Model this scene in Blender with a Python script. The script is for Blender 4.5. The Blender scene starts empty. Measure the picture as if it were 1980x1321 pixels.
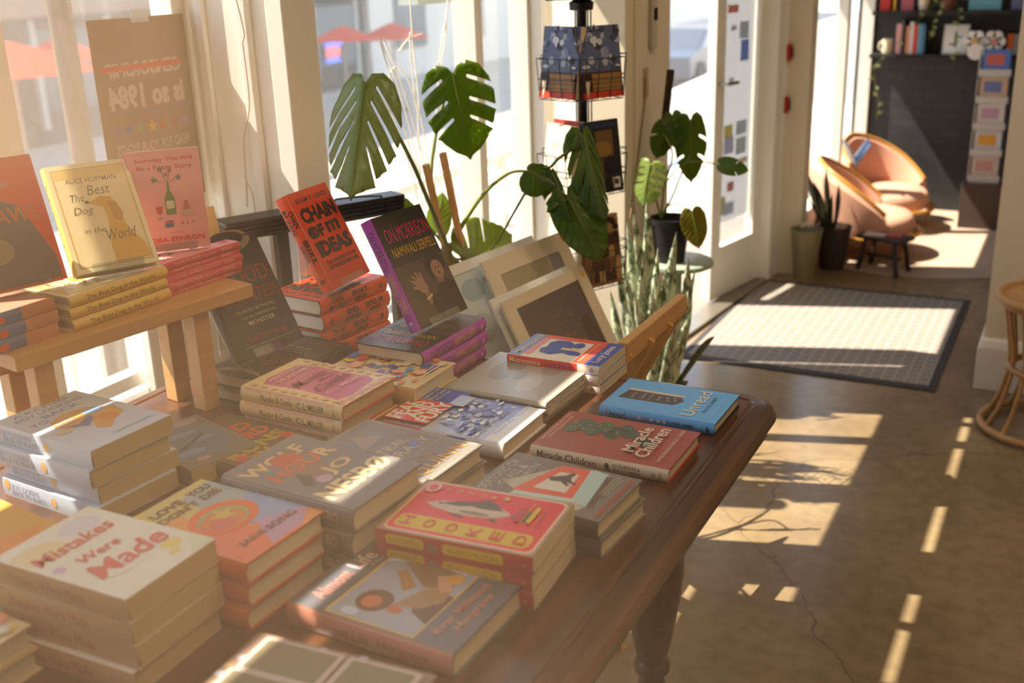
import bpy, bmesh, math, random
from mathutils import Vector, Matrix, geometry
random.seed(7)
sc = bpy.context.scene
COL = sc.collection
PI = math.pi
def V(*a): return Vector(a)
def lin(c):
    c /= 255.0
    return c / 12.92 if c <= .04045 else ((c + .055) / 1.055) ** 2.4
def rgb(c):
    if isinstance(c, str):
        c = (int(c[0:2], 16), int(c[2:4], 16), int(c[4:6], 16))
    return (lin(c[0]), lin(c[1]), lin(c[2]), 1.0)

# ------------------------------------------------------------------ camera
FPX, PITCH, ROLL, YAW = 2103.58, 0.33646816, 0.0348874, -0.49
CAM = V(0, 0, 1.534)
def camera_axes():
    cp, sp, cr, sr = math.cos(PITCH), math.sin(PITCH), math.cos(ROLL), math.sin(ROLL)
    fwd = V(0, cp, -sp); right = V(1, 0, 0); down = fwd.cross(right)
    rows = [cr * right + sr * down, -sr * right + cr * down, fwd]
    ca, sa = math.cos(YAW), math.sin(YAW)
    M = Matrix(((ca, sa, 0), (-sa, ca, 0), (0, 0, 1)))
    return [M @ r for r in rows]
AX = camera_axes()
cd = bpy.data.cameras.new('camera'); cam = bpy.data.objects.new('camera', cd); COL.objects.link(cam)
cam.matrix_world = Matrix((AX[0], -AX[1], -AX[2])).transposed().to_4x4()
cam.location = CAM
cd.sensor_width = 36; cd.lens = FPX * 36 / 1980; cd.clip_start = .02; cd.clip_end = 300
cd.dof.use_dof = True; cd.dof.focus_distance = 2.02; cd.dof.aperture_fstop = 3.4
sc.camera = cam

def ray(px, py):
    return AX[0] * ((px - 990) / FPX) + AX[1] * ((py - 660.5) / FPX) + AX[2]
def at(px, py, X=None, Y=None, Z=None, D=None):
    """world point seen at a pixel of the frame, on the plane x=X, y=Y or z=Z, or D metres along the view axis"""
    d = ray(px, py)
    if X is not None: s = (X - CAM.x) / d.x
    elif Y is not None: s = (Y - CAM.y) / d.y
    elif Z is not None: s = (Z - CAM.z) / d.z
    else: s = D
    return CAM + d * s

# ------------------------------------------------------------------ light
SUN_DIR = V(.683, .215, -1.0).normalized()
w = bpy.data.worlds.new('sky'); sc.world = w; w.use_nodes = True
wn = w.node_tree.nodes; wl = w.node_tree.links
bg = wn['Background']
tc = wn.new('ShaderNodeTexCoord'); sx = wn.new('ShaderNodeSeparateXYZ'); rp = wn.new('ShaderNodeValToRGB')
wl.new(tc.outputs['Generated'], sx.inputs[0]); wl.new(sx.outputs['Z'], rp.inputs[0]); wl.new(rp.outputs[0], bg.inputs[0])
rp.color_ramp.elements[0].position = 0.0; rp.color_ramp.elements[0].color = (.93, .95, .97, 1)
rp.color_ramp.elements[1].position = .6; rp.color_ramp.elements[1].color = (.45, .62, .95, 1)
bg.inputs[1].default_value = 2.1
sd = bpy.data.lights.new('sun', 'SUN'); sun = bpy.data.objects.new('sun', sd); COL.objects.link(sun)
sd.energy = 14.0; sd.angle = math.radians(.28); sd.color = (1.0, .885, .74)
sun.rotation_euler = SUN_DIR.to_track_quat('-Z', 'Y').to_euler(); sun.location = (-6, -2, 8)
vs = sc.view_settings
vs.view_transform = 'Standard'; vs.look = 'None'; vs.gamma = 1.0; vs.use_curve_mapping = False
vs.exposure = 0.25
sc.cycles.max_bounces = 8; sc.cycles.diffuse_bounces = 4; sc.cycles.transparent_max_bounces = 24
sc.cycles.caustics_reflective = False; sc.cycles.caustics_refractive = False
sc.cycles.sample_clamp_indirect = 6.0; sc.cycles.volume_bounces = 1

# ------------------------------------------------------------------ object helpers
def tag(o, label=None, cat=None, group=None, kind=None):
    if label: o['label'] = label
    if cat: o['category'] = cat
    if group: o['group'] = group
    if kind: o['kind'] = kind
    return o
def empty(name, loc=(0, 0, 0), rz=0, label=None, cat=None, group=None, mat=None):
    o = bpy.data.objects.new(name, None); COL.objects.link(o); o.empty_display_size = .05
    if mat is not None: o.matrix_world = mat
    else: o.location = loc; o.rotation_euler = (0, 0, rz)
    return tag(o, label, cat, group)
def copy_tree(o, parent=None):
    c = o.copy(); COL.objects.link(c); c.parent = parent
    for k in ('label', 'group'):
        if parent is None and k in c: pass
    for ch in [x for x in bpy.data.objects if x.parent == o]:
        copy_tree(ch, c)
    return c

MATS = {}
def mat(name, col=(200, 200, 200), rough=.6, spec=.4, metal=0.0, emit=None, estr=1.0, coat=0.0, noise=None, bump=None, trans=None, alpha=None):
    """principled material; noise=(scale, amount, dark colour) mottles it; bump=(scale, strength); trans=translucent share"""
    if name in MATS: return MATS[name]
    m = bpy.data.materials.new(name); m.use_nodes = True; nt = m.node_tree; N = nt.nodes; L = nt.links
    b = N['Principled BSDF']; b.inputs['Base Color'].default_value = rgb(col)
    b.inputs['Roughness'].default_value = rough; b.inputs['Specular IOR Level'].default_value = spec
    b.inputs['Metallic'].default_value = metal; b.inputs['Coat Weight'].default_value = coat; b.inputs['Coat Roughness'].default_value = .12
    if emit: b.inputs['Emission Color'].default_value = rgb(emit); b.inputs['Emission Strength'].default_value = estr
    tcn = None
    if noise or bump:
        tcn = N.new('ShaderNodeTexCoord')
    if noise:
        n = N.new('ShaderNodeTexNoise'); n.inputs['Scale'].default_value = noise[0]; n.inputs['Detail'].default_value = 5
        r = N.new('ShaderNodeValToRGB'); r.color_ramp.elements[0].position = .35; r.color_ramp.elements[1].position = .7
        r.color_ramp.elements[0].color = rgb(noise[2]); r.color_ramp.elements[1].color = rgb(col)
        mx = N.new('ShaderNodeMix'); mx.data_type = 'RGBA'; mx.inputs[0].default_value = noise[1]
        mx.inputs[6].default_value = rgb(col)
        L.new(tcn.outputs['Object'], n.inputs[0]); L.new(n.outputs[0], r.inputs[0]); L.new(r.outputs[0], mx.inputs[7]); L.new(mx.outputs[2], b.inputs['Base Color'])
    if bump:
        n2 = N.new('ShaderNodeTexNoise'); n2.inputs['Scale'].default_value = bump[0]; n2.inputs['Detail'].default_value = 4
        bp = N.new('ShaderNodeBump'); bp.inputs['Strength'].default_value = bump[1]; bp.inputs['Distance'].default_value = .01
        L.new(tcn.outputs['Object'], n2.inputs[0]); L.new(n2.outputs[0], bp.inputs['Height']); L.new(bp.outputs[0], b.inputs['Normal'])
    if trans:
        t = N.new('ShaderNodeBsdfTranslucent'); mix = N.new('ShaderNodeMixShader'); mix.inputs[0].default_value = trans[0]
        t.inputs[0].default_value = rgb(trans[1])
        L.new(b.outputs[0], mix.inputs[1]); L.new(t.outputs[0], mix.inputs[2]); L.new(mix.outputs[0], N['Material Output'].inputs[0])
    if alpha is not None: b.inputs['Alpha'].default_value = alpha
    MATS[name] = m
    return m
def C(hexcol, rough=.45):
    """printed colour on a jacket or card"""
    return mat('print_' + hexcol, hexcol, rough=rough, spec=.45)

class MB:
    """collects shapes, then links them as one mesh object"""
    def __init__(s): s.v = []; s.f = []; s.m = []; s.mats = []; s.smooth = []
    def mi(s, m):
        if m not in s.mats: s.mats.append(m)
        return s.mats.index(m)
    def add(s, vs_, fs, m, smooth=False):
        o = len(s.v); k = s.mi(m); s.v += [tuple(v) for v in vs_]
        for f in fs: s.f.append([i + o for i in f]); s.m.append(k); s.smooth.append(smooth)
        return s
    def box(s, a, b, m, M=None):
        x0, y0, z0 = a; x1, y1, z1 = b
        p = [V(x, y, z) for z in (z0, z1) for x, y in ((x0, y0), (x1, y0), (x1, y1), (x0, y1))]
        if M is not None: p = [M @ q for q in p]
        return s.add(p, [(3, 2, 1, 0), (4, 5, 6, 7), (0, 1, 5, 4), (1, 2, 6, 5), (2, 3, 7, 6), (3, 0, 4, 7)], m)
    def bar(s, a, b, w_, t_, m, up=None):
        """rectangular bar from a to b"""
        a = V(*a); b = V(*b); d = (b - a).normalized(); up = V(*up) if up else (V(0, 0, 1) if abs(d.z) < .9 else V(1, 0, 0))
        x = d.cross(up).normalized() * (w_ / 2); y = x.cross(d).normalized() * (t_ / 2)
        p = [c + i * x + j * y for c in (a, b) for i, j in ((-1, -1), (1, -1), (1, 1), (-1, 1))]
        return s.add(p, [(3, 2, 1, 0), (4, 5, 6, 7), (0, 1, 5, 4), (1, 2, 6, 5), (2, 3, 7, 6), (3, 0, 4, 7)], m)
    def tube(s, pts, r, m, n=10, caps=True, taper=None):
        pts = [V(*p) for p in pts]; vs_ = []; fs = []
        prev = None
        for i, p in enumerate(pts):
            d = (pts[min(i + 1, len(pts) - 1)] - pts[max(i - 1, 0)]).normalized()
            if prev is None: x = d.cross(V(0, 0, 1) if abs(d.z) < .9 else V(1, 0, 0)).normalized()
            else: x = (prev - d * prev.dot(d)).normalized()
            prev = x; y = d.cross(x)
            rr = r[i] if isinstance(r, (list, tuple)) else (r if not taper else r * (1 + (taper - 1) * i / (len(pts) - 1)))
            vs_ += [p + (x * math.cos(2 * PI * k / n) + y * math.sin(2 * PI * k / n)) * rr for k in range(n)]
        for i in range(len(pts) - 1):
            for k in range(n):
                fs.append((i * n + k, i * n + (k + 1) % n, (i + 1) * n + (k + 1) % n, (i + 1) * n + k))
        if caps: fs.append(tuple(range(n - 1, -1, -1))); fs.append(tuple(range((len(pts) - 1) * n, len(pts) * n)))
        return s.add(vs_, fs, m, True)
    def lathe(s, prof, m, c=(0, 0, 0), n=28, caps=True, M=None, sq=None):
        vs_ = []; fs = []
        for r_, z in prof:
            for k in range(n):
                a = 2 * PI * k / n; p = V(c[0] + r_ * math.cos(a), c[1] + r_ * math.sin(a), c[2] + z)
                vs_.append(M @ p if M is not None else p)
        for i in range(len(prof) - 1):
            for k in range(n): fs.append((i * n + k, i * n + (k + 1) % n, (i + 1) * n + (k + 1) % n, (i + 1) * n + k))
        if caps: fs.append(tuple(range(n - 1, -1, -1))); fs.append(tuple(range((len(prof) - 1) * n, len(prof) * n)))
        return s.add(vs_, fs, m, True)
    def prism(s, poly, axis, a, b, m):
        """extrude a 2D outline along an axis between a and b"""
        def P(u, v, w_):
            return {'x': V(w_, u, v), 'y': V(u, w_, v), 'z': V(u, v, w_)}[axis]
        n = len(poly); p = [P(u, v, a) for u, v in poly] + [P(u, v, b) for u, v in poly]
        fs = [tuple(range(n - 1, -1, -1)), tuple(range(n, 2 * n))] + [(i, (i + 1) % n, n + (i + 1) % n, n + i) for i in range(n)]
        return s.add(p, fs, m)
    def build(s, name, parent=None, bevel=None, M=None, fix=True, sub=0):
        me = bpy.data.meshes.new(name); vv = s.v if M is None else [tuple(M @ V(*p)) for p in s.v]
        me.from_pydata(vv, [], s.f)
        for m in s.mats: me.materials.append(m)
        me.polygons.foreach_set('material_index', s.m); me.polygons.foreach_set('use_smooth', s.smooth)
        me.update()
        if fix:
            bm = bmesh.new(); bm.from_mesh(me); bmesh.ops.recalc_face_normals(bm, faces=bm.faces); bm.to_mesh(me); bm.free()
        o = bpy.data.objects.new(name, me); COL.objects.link(o)
        if parent: o.parent = parent
        if bevel:
            md = o.modifiers.new('bevel', 'BEVEL'); md.width = bevel; md.segments = 2; md.limit_method = 'ANGLE'; md.angle_limit = math.radians(50)
        if sub:
            md = o.modifiers.new('sub', 'SUBSURF'); md.levels = sub; md.render_levels = sub
        if any(s.smooth):
            try: me.set_sharp_from_angle(angle=math.radians(48))
            except Exception: pass
        return o
def struct(name, mb, bevel=None):
    return tag(mb.build(name, bevel=bevel), kind='structure')

# text outlines, flat and centred, from the built-in font
TXT = {}
def text_mesh(body, bold=0.0, shear=0.0):
    k = (body, bold, shear)
    if k in TXT: return TXT[k]
    cu = bpy.data.curves.new('lettering', 'FONT'); cu.body = body; cu.resolution_u = 2; cu.offset = bold; cu.shear = shear
    cu.fill_mode = 'FRONT' if hasattr(cu, 'fill_mode') else cu.fill_mode
    o = bpy.data.objects.new('lettering', cu); COL.objects.link(o)
    bpy.context.view_layer.update()
    me = o.evaluated_get(bpy.context.evaluated_depsgraph_get()).to_mesh()
    vs_ = [v.co.copy() for v in me.vertices]; fs = [tuple(p.vertices) for p in me.polygons]
    bpy.data.objects.remove(o); bpy.data.curves.remove(cu)
    if not vs_: vs_ = [V(0, 0, 0)]
    x0 = min(v.x for v in vs_); x1 = max(v.x for v in vs_); y0 = min(v.y for v in vs_); y1 = max(v.y for v in vs_)
    sx_ = max(x1 - x0, 1e-5); sy_ = max(y1 - y0, 1e-5)
    vs_ = [((v.x - x0) / sx_ - .5, (v.y - y0) / sy_ - .5) for v in vs_]
    TXT[k] = (vs_, fs, sx_ / sy_)
    return TXT[k]
def art_shapes(items, W, H):
    """flat art in metres: yields (points2d, faces, colour). u,v run 0..1 over W x H.
    ('r',u0,v0,u1,v1,c) ('e',u,v,ru,rv,c) ('p',[(u,v)..],c) ('t',text,u,v,w,h,c,bold,rot) ('s',u,v,r,c) star ('R',u0,v0,u1,v1,rad,c) rounded"""
    out = []
    for it in items:
        k = it[0]
        if k == 'r':
            _, a, b, c, d, col = it; P_ = [(a * W, b * H), (c * W, b * H), (c * W, d * H), (a * W, d * H)]; out.append((P_, [(0, 1, 2, 3)], col))
        elif k == 'R':
            _, a, b, c, d, rad, col = it; P_ = []
            for cx, cy, a0 in ((c * W - rad, d * H - rad, 0), (a * W + rad, d * H - rad, 90), (a * W + rad, b * H + rad, 180), (c * W - rad, b * H + rad, 270)):
                P_ += [(cx + rad * math.cos(math.radians(a0 + q * 22.5)), cy + rad * math.sin(math.radians(a0 + q * 22.5))) for q in range(5)]
            out.append((P_, [tuple(range(len(P_)))], col))
        elif k == 'e':
            _, u, v, ru, rv, col = it; n = 20
            P_ = [((u + ru * math.cos(2 * PI * q / n)) * W, (v + rv * math.sin(2 * PI * q / n)) * H) for q in range(n)]; out.append((P_, [tuple(range(n))], col))
        elif k == 'p':
            P_ = [(u * W, v * H) for u, v in it[1]]
            tri = geometry.tessellate_polygon([[V(x, y, 0) for x, y in P_]]); out.append((P_, [tuple(t) for t in tri], it[2]))
        elif k == 's':
            _, u, v, r_, col = it
            P_ = [(u * W, v * H)] + [(u * W + (r_ if q % 2 == 0 else r_ * .42) * math.sin(q * PI / 5), v * H + (r_ if q % 2 == 0 else r_ * .42) * math.cos(q * PI / 5)) for q in range(10)]
            out.append((P_, [(0, 1 + q, 1 + (q + 1) % 10) for q in range(10)], col))
        elif k == 't':
            txt, u, v, w_, h_, col = it[1:7]; bold = it[7] if len(it) > 7 else 0.0; rot = math.radians(it[8]) if len(it) > 8 else 0; shear = it[9] if len(it) > 9 else 0
            vs_, fs, _ = text_mesh(txt, bold, shear); P_ = []
            for x, y in vs_:
                X_ = x * w_ * W; Y_ = y * h_ * H
                if len(it) > 8 and it[8] in (90, -90): X_ = x * w_ * H; Y_ = y * h_ * W
                P_.append((u * W + X_ * math.cos(rot) - Y_ * math.sin(rot), v * H + X_ * math.sin(rot) + Y_ * math.cos(rot)))
            out.append((P_, fs, col))
    return out
def slice_flat(P_, fs, levels):
    """cut flat art along horizontal lines so that it can follow a curved spine"""
    bm = bmesh.new(); vv = [bm.verts.new((x, y, 0)) for x, y in P_]
    for f in fs:
        try: bm.faces.new([vv[i] for i in f])
        except ValueError: pass
    for y in levels:
        bmesh.ops.bisect_plane(bm, geom=bm.verts[:] + bm.edges[:] + bm.faces[:], plane_co=(0, y, 0), plane_no=(0, 1, 0))
    bm.verts.index_update(); out = [(v.co.x, v.co.y) for v in bm.verts], [tuple(v.index for v in f.verts) for f in bm.faces]
    bm.free(); return out
def put_art(mb, items, W, H, fn, rough=.45, levels=None):
    """fn(x, y, layer) -> 3D point"""
    for i, (P_, fs, col) in enumerate(art_shapes(items, W, H)):
        if levels: P_, fs = slice_flat(P_, fs, levels)
        mb.add([fn(x, y, i + 1) for x, y in P_], fs, C(col, rough))

# ------------------------------------------------------------------ surface materials
def concrete_floor():
    m = bpy.data.materials.new('polished_concrete'); m.use_nodes = True; N = m.node_tree.nodes; L = m.node_tree.links
    b = N['Principled BSDF']; t = N.new('ShaderNodeTexCoord')
    n1 = N.new('ShaderNodeTexNoise'); n1.inputs['Scale'].default_value = 1.3; n1.inputs['Detail'].default_value = 7; n1.inputs['Roughness'].default_value = .6
    n2 = N.new('ShaderNodeTexNoise'); n2.inputs['Scale'].default_value = 22; n2.inputs['Detail'].default_value = 5
    r = N.new('ShaderNodeValToRGB'); e = r.color_ramp.elements
    e[0].position = .3; e[0].color = rgb('77644a'); e[1].position = .72; e[1].color = rgb('9c8868')
    mx = N.new('ShaderNodeMix'); mx.data_type = 'RGBA'; mx.blend_type = 'MULTIPLY'; mx.inputs[0].default_value = .25
    r2 = N.new('ShaderNodeValToRGB'); r2.color_ramp.elements[0].color = rgb('9a9080'); r2.color_ramp.elements[0].position = .3; r2.color_ramp.elements[1].position = .6
    vo = N.new('ShaderNodeTexVoronoi'); vo.feature = 'DISTANCE_TO_EDGE'; vo.inputs['Scale'].default_value = .55
    wob = N.new('ShaderNodeMix'); wob.data_type = 'RGBA'; wob.inputs[0].default_value = .12
    L.new(t.outputs['Object'], wob.inputs[6]); n3 = N.new('ShaderNodeTexNoise'); n3.inputs['Scale'].default_value = 5; n3.inputs['Detail'].default_value = 6
    L.new(t.outputs['Object'], n3.inputs[0]); L.new(n3.outputs['Color'], wob.inputs[7]); L.new(wob.outputs[2], vo.inputs[0])
    cr = N.new('ShaderNodeMath'); cr.operation = 'LESS_THAN'; cr.inputs[1].default_value = .0010; L.new(vo.outputs['Distance'], cr.inputs[0])
    mc = N.new('ShaderNodeMix'); mc.data_type = 'RGBA'; mc.inputs[7].default_value = rgb('3f3022')
    sc_ = N.new('ShaderNodeMath'); sc_.operation = 'MULTIPLY'; sc_.inputs[1].default_value = .45; L.new(cr.outputs[0], sc_.inputs[0])
    L.new(t.outputs['Object'], n1.inputs[0]); L.new(t.outputs['Object'], n2.inputs[0])
    L.new(n1.outputs[0], r.inputs[0]); L.new(n2.outputs[0], r2.inputs[0])
    L.new(r.outputs[0], mx.inputs[6]); L.new(r2.outputs[0], mx.inputs[7]); L.new(mx.outputs[2], mc.inputs[6]); L.new(sc_.outputs[0], mc.inputs[0])
    L.new(mc.outputs[2], b.inputs['Base Color'])
    rr = N.new('ShaderNodeMapRange'); rr.inputs[3].default_value = .16; rr.inputs[4].default_value = .34; L.new(n1.outputs[0], rr.inputs[0]); L.new(rr.outputs[0], b.inputs['Roughness'])
    b.inputs['Specular IOR Level'].default_value = .5
    return m
def glass(name, dirt=0.0):
    m = bpy.data.materials.new(name); m.use_nodes = True; N = m.node_tree.nodes; L = m.node_tree.links
    N.remove(N['Principled BSDF']); tr = N.new('ShaderNodeBsdfTransparent'); gl = N.new('ShaderNodeBsdfGlossy'); gl.inputs['Roughness'].default_value = .02
    tr.inputs[0].default_value = (.96, .97, .96, 1)
    mx = N.new('ShaderNodeMixShader'); mx.inputs[0].default_value = .05
    L.new(tr.outputs[0], mx.inputs[1]); L.new(gl.outputs[0], mx.inputs[2]); out = mx.outputs[0]
    if dirt:
        d = N.new('ShaderNodeBsdfTranslucent'); d.inputs[0].default_value = (.75, .72, .66, 1)
        t = N.new('ShaderNodeTexCoord'); n = N.new('ShaderNodeTexVoronoi'); n.inputs['Scale'].default_value = 90; n.feature = 'F1'
        lt = N.new('ShaderNodeMath'); lt.operation = 'LESS_THAN'; lt.inputs[1].default_value = .16
        n4 = N.new('ShaderNodeTexNoise'); n4.inputs['Scale'].default_value = 3.0; n4.inputs['Detail'].default_value = 6
        mp = N.new('ShaderNodeMapRange'); mp.inputs[1].default_value = .35; mp.inputs[2].default_value = .75; mp.inputs[3].default_value = dirt * .35; mp.inputs[4].default_value = dirt
        ad = N.new('ShaderNodeMath'); ad.operation = 'MULTIPLY_ADD'; ad.inputs[1].default_value = dirt * .9
        L.new(t.outputs['Object'], n.inputs[0]); L.new(t.outputs['Object'], n4.inputs[0]); L.new(n.outputs['Distance'], lt.inputs[0]); L.new(n4.outputs[0], mp.inputs[0])
        L.new(lt.outputs[0], ad.inputs[0]); L.new(mp.outputs[0], ad.inputs[2])
        m2 = N.new('ShaderNodeMixShader'); L.new(ad.outputs[0], m2.inputs[0]); L.new(out, m2.inputs[1]); L.new(d.outputs[0], m2.inputs[2]); out = m2.outputs[0]
    L.new(out, N['Material Output'].inputs[0])
    return m
def wood(name, c1, c2, scale=6, rough=.35, axis='Y', coat=0.0):
    m = bpy.data.materials.new(name); m.use_nodes = True; N = m.node_tree.nodes; L = m.node_tree.links
    b = N['Principled BSDF']; t = N.new('ShaderNodeTexCoord'); mp = N.new('ShaderNodeMapping'); n = N.new('ShaderNodeTexNoise'); r = N.new('ShaderNodeValToRGB')
    s = [scale * 6] * 3; s['XYZ'.index(axis)] = scale * .35; mp.inputs['Scale'].default_value = s
    n.inputs['Scale'].default_value = 1; n.inputs['Detail'].default_value = 8; n.inputs['Distortion'].default_value = .6
    r.color_ramp.elements[0].position = .34; r.color_ramp.elements[0].color = rgb(c1); r.color_ramp.elements[1].position = .68; r.color_ramp.elements[1].color = rgb(c2)
    L.new(t.outputs['Object'], mp.inputs[0]); L.new(mp.outputs[0], n.inputs[0]); L.new(n.outputs[0], r.inputs[0]); L.new(r.outputs[0], b.inputs['Base Color'])
    b.inputs['Roughness'].default_value = rough; b.inputs['Coat Weight'].default_value = coat; b.inputs['Coat Roughness'].default_value = .1
    return m
def brick(name, c1, c2, mortar, scale=1.0, rough=.8):
    m = bpy.data.materials.new(name); m.use_nodes = True; N = m.node_tree.nodes; L = m.node_tree.links
    b = N['Principled BSDF']; t = N.new('ShaderNodeTexCoord'); mp = N.new('ShaderNodeMapping'); br = N.new('ShaderNodeTexBrick')
    mp.inputs['Rotation'].default_value = (PI / 2, 0, 0)
    br.inputs['Color1'].default_value = rgb(c1); br.inputs['Color2'].default_value = rgb(c2); br.inputs['Mortar'].default_value = rgb(mortar)
    br.inputs['Scale'].default_value = 5 * scale; br.inputs['Mortar Size'].default_value = .012
    bp = N.new('ShaderNodeBump'); bp.inputs['Strength'].default_value = .5; bp.inputs['Distance'].default_value = .01
    L.new(t.outputs['Object'], mp.inputs[0]); L.new(mp.outputs[0], br.inputs[0]); L.new(br.outputs[0], b.inputs['Base Color'])
    L.new(br.outputs['Fac'], bp.inputs['Height']); bp.invert = True; L.new(bp.outputs[0], b.inputs['Normal']); b.inputs['Roughness'].default_value = rough
    return m
M_FLOOR = concrete_floor()
M_WALL = mat('wall_paint', 'd9cdb6', rough=.75)
M_TRIM = mat('white_trim', 'e6e1d6', rough=.45)
M_GLASS = glass('window_glass'); M_DUSTY = glass('dusty_window_glass', .032)
M_TABLE = wood('dark_table_wood', '3a1f0e', '5e3519', 5, .3, 'Y', .25)
M_PINE = wood('light_pine_wood', 'c4904f', 'cf9d5c', 5, .5, 'Y')
M_BLACKWOOD = mat('black_metal', '17171a', rough=.38, spec=.5)
M_DARKBRICK = brick('dark_painted_brick', '2c2c2f', '343436', '222224', .9, .55)
M_CEIL = mat('ceiling_white', 'd8d2c4', rough=.9)

# ------------------------------------------------------------------ room shell
XB, XW, XD, XL = -2.0, -1.70, -1.35, -1.20       # bay glass, main glass, door wall, lounge wall
HEAD = 2.78; TOP = 4.2
struct('floor', MB().box((-2.1, -5, -.1), (5, 7.4, 0), M_FLOOR))
struct('ceiling', MB().box((-2.2, -5, TOP), (5, 7.4, TOP + .1), M_CEIL))
struct('wall_rear', MB().box((-2.2, -5.1, 0), (5, -5, TOP), M_WALL))
struct('wall_right', MB().box((5, -5, 0), (5.1, 7.4, TOP), M_WALL))
struct('wall_far', MB().box((-1.3, 7.0, 0), (5, 7.12, TOP), M_DARKBRICK))
# upper wall over every opening on the street side, with an unseen gap added high up to let sun onto the haze
wl_ = MB()
wl_.box((-2.12, -5, HEAD), (-2.0, -.45, TOP), M_WALL).box((-2.12, -.45, HEAD), (-2.0, .38, 3.22), M_WALL).box((-2.12, -.45, 3.95), (-2.0, .38, TOP), M_WALL)
wl_.box((-2.12, .38, HEAD), (-2.0, 2.1, TOP), M_WALL).box((-2.12, 2.1, HEAD), (-2.0, 3.42, TOP), M_WALL).box((-1.72, 3.42, HEAD), (-1.35, 3.5, TOP), M_WALL)
wl_.box((-1.5, 3.5, 2.2), (-1.35, 5.3, TOP), M_WALL).box((-1.3, 5.3, 2.45), (-1.2, 7.1, TOP), M_WALL)
wl_.box((-2.12, -5, 0), (-2.0, -1.5, HEAD), M_WALL).box((-2.12, -1.5, 0), (-2.0, 2.1, .5), M_WALL).box((-1.76, 2.2, 0), (-1.66, 3.36, .42), M_WALL)
struct('wall_left', wl_)
# pillar between the two big windows: its camera face carries mouldings
pm = MB()
pm.box((-2.06, 2.1, 0), (-1.70, 2.2, HEAD), M_TRIM)
pm.box((-1.955, 2.085, 0), (-1.93, 2.1, HEAD), M_TRIM).box((-1.82, 2.08, 0), (-1.79, 2.1, HEAD), M_TRIM).box((-1.735, 2.085, 0), (-1.685, 2.205, HEAD), M_TRIM)
struct('trim_1', pm, .003)
# pier between window and door
struct('trim_2', MB().box((-1.49, 3.40, 0), (-1.36, 3.80, 3.0), M_WALL).box((-1.365, 3.47, 0), (-1.35, 3.80, 3.0), M_WALL), .002)
def window(name, x, y0, y1, z0, z1, gm, bars_y=(), bars_z=(), fw=.04, dpt=.07):
    f = MB()
    f.box((x - dpt, y0, z0), (x, y0 + fw, z1), M_TRIM).box((x - dpt, y1 - fw, z0), (x, y1, z1), M_TRIM)
    f.box((x - dpt, y0 + fw, z0), (x, y1 - fw, z0 + fw), M_TRIM).box((x - dpt, y0 + fw, z1 - fw), (x, y1 - fw, z1), M_TRIM)
    for b, w_ in bars_y: f.box((x - dpt * .9, b - w_ / 2, z0 + fw), (x - .005, b + w_ / 2, z1 - fw), M_TRIM)
    for b, w_ in bars_z: f.box((x - dpt * .8, y0 + fw, b - w_ / 2), (x - .01, y1 - fw, b + w_ / 2), M_TRIM)
    o = f.build(name, bevel=.002); tag(o, kind='structure')
    g = MB().box((x - dpt * .55, y0 + fw * .5, z0 + fw * .5), (x - dpt * .5, y1 - fw * .5, z1 - fw * .5), gm).build('pane', o, fix=True)
    return o
window('window_1', XB, -1.5, 2.1, .5, HEAD, M_DUSTY, bars_y=((1.5, .16), (.2, .14)), bars_z=((.585, .035),))
window('window_2', XW, 2.2, 3.05, .42, HEAD, M_GLASS, fw=.03, dpt=.08)
window('window_3', XW, 3.05, 3.39, .42, HEAD, M_GLASS, fw=.015)
# return pane of the bay, facing the camera
rf = MB(); rf.box((-1.745, 3.39, .3), (-1.65, 3.47, HEAD), M_TRIM).box((-1.535, 3.40, .3), (-1.49, 3.46, HEAD), M_TRIM).box((-1.68, 3.40, 0), (-1.49, 3.46, .35), M_TRIM)
ro = struct('window_4', rf, .002); MB().box((-1.65, 3.43, .35), (-1.535, 3.435, HEAD), M_GLASS).build('pane', ro)
# low tan panel under the bay window at its right

struct('trim_3', MB().box((-1.99, 1.80, 0), (-1.96, 2.08, .93), M_TRIM), .003)
# sill boards
struct('trim_4', MB().box((-1.98, -1.5, .47), (-1.86, 1.72, .5), M_TRIM), .004)
# door frame and posts right of the door
dp = MB()
dp.box((-1.40, 5.13, 0), (-1.30, 5.30, TOP), M_TRIM).box((-1.31, 5.14, 0), (-1.298, 5.17, TOP), M_TRIM).box((-1.31, 5.26, 0), (-1.295, 5.30, TOP), M_TRIM)
dp.box((-1.56, 3.8, 0), (-1.36, 3.83, 2.2), M_TRIM)
struct('trim_5', dp, .003)
struct('trim_6', MB().box((-1.30, 5.302, 0), (-1.19, 5.42, TOP), M_WALL), .002)
struct('trim_7', MB().prism([(-1.50, 3.83), (-1.42, 3.83), (-1.30, 5.13), (-1.40, 5.13)], 'z', 0, .018, mat('steel_threshold', '8b8375', .35, metal=.6)))
struct('door_1', MB().box((-2.0, 3.855, .0), (-1.5, 3.895, 2.15), M_TRIM), .003)  # unseen second leaf, set open outward to shade the front of the mat
# lounge window wall
window('window_5', XL, 5.42, 7.0, .25, 2.45, M_GLASS, bars_y=((6.25, .07),))
struct('wall_lounge', MB().box((-1.3, 5.42, 0), (-1.2, 7.0, .25), M_TRIM))
# inner wall at the right, with tall base board
struct('wall_inner', MB().box((-.235, 4.07, 0), (3, 4.2, TOP), M_WALL).box((-.235, 4.2, 0), (-.12, 5.6, TOP), M_WALL))
bb = MB().box((-.252, 4.045, 0), (3, 4.07, .16), M_TRIM).box((-.252, 4.07, 0), (-.235, 5.6, .16), M_TRIM)
bb.prism([(4.07, .16), (4.045, .16), (4.055, .185), (4.07, .195)], 'x', -.245, 3, M_TRIM)
struct('baseboard_right', bb, .003)

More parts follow.
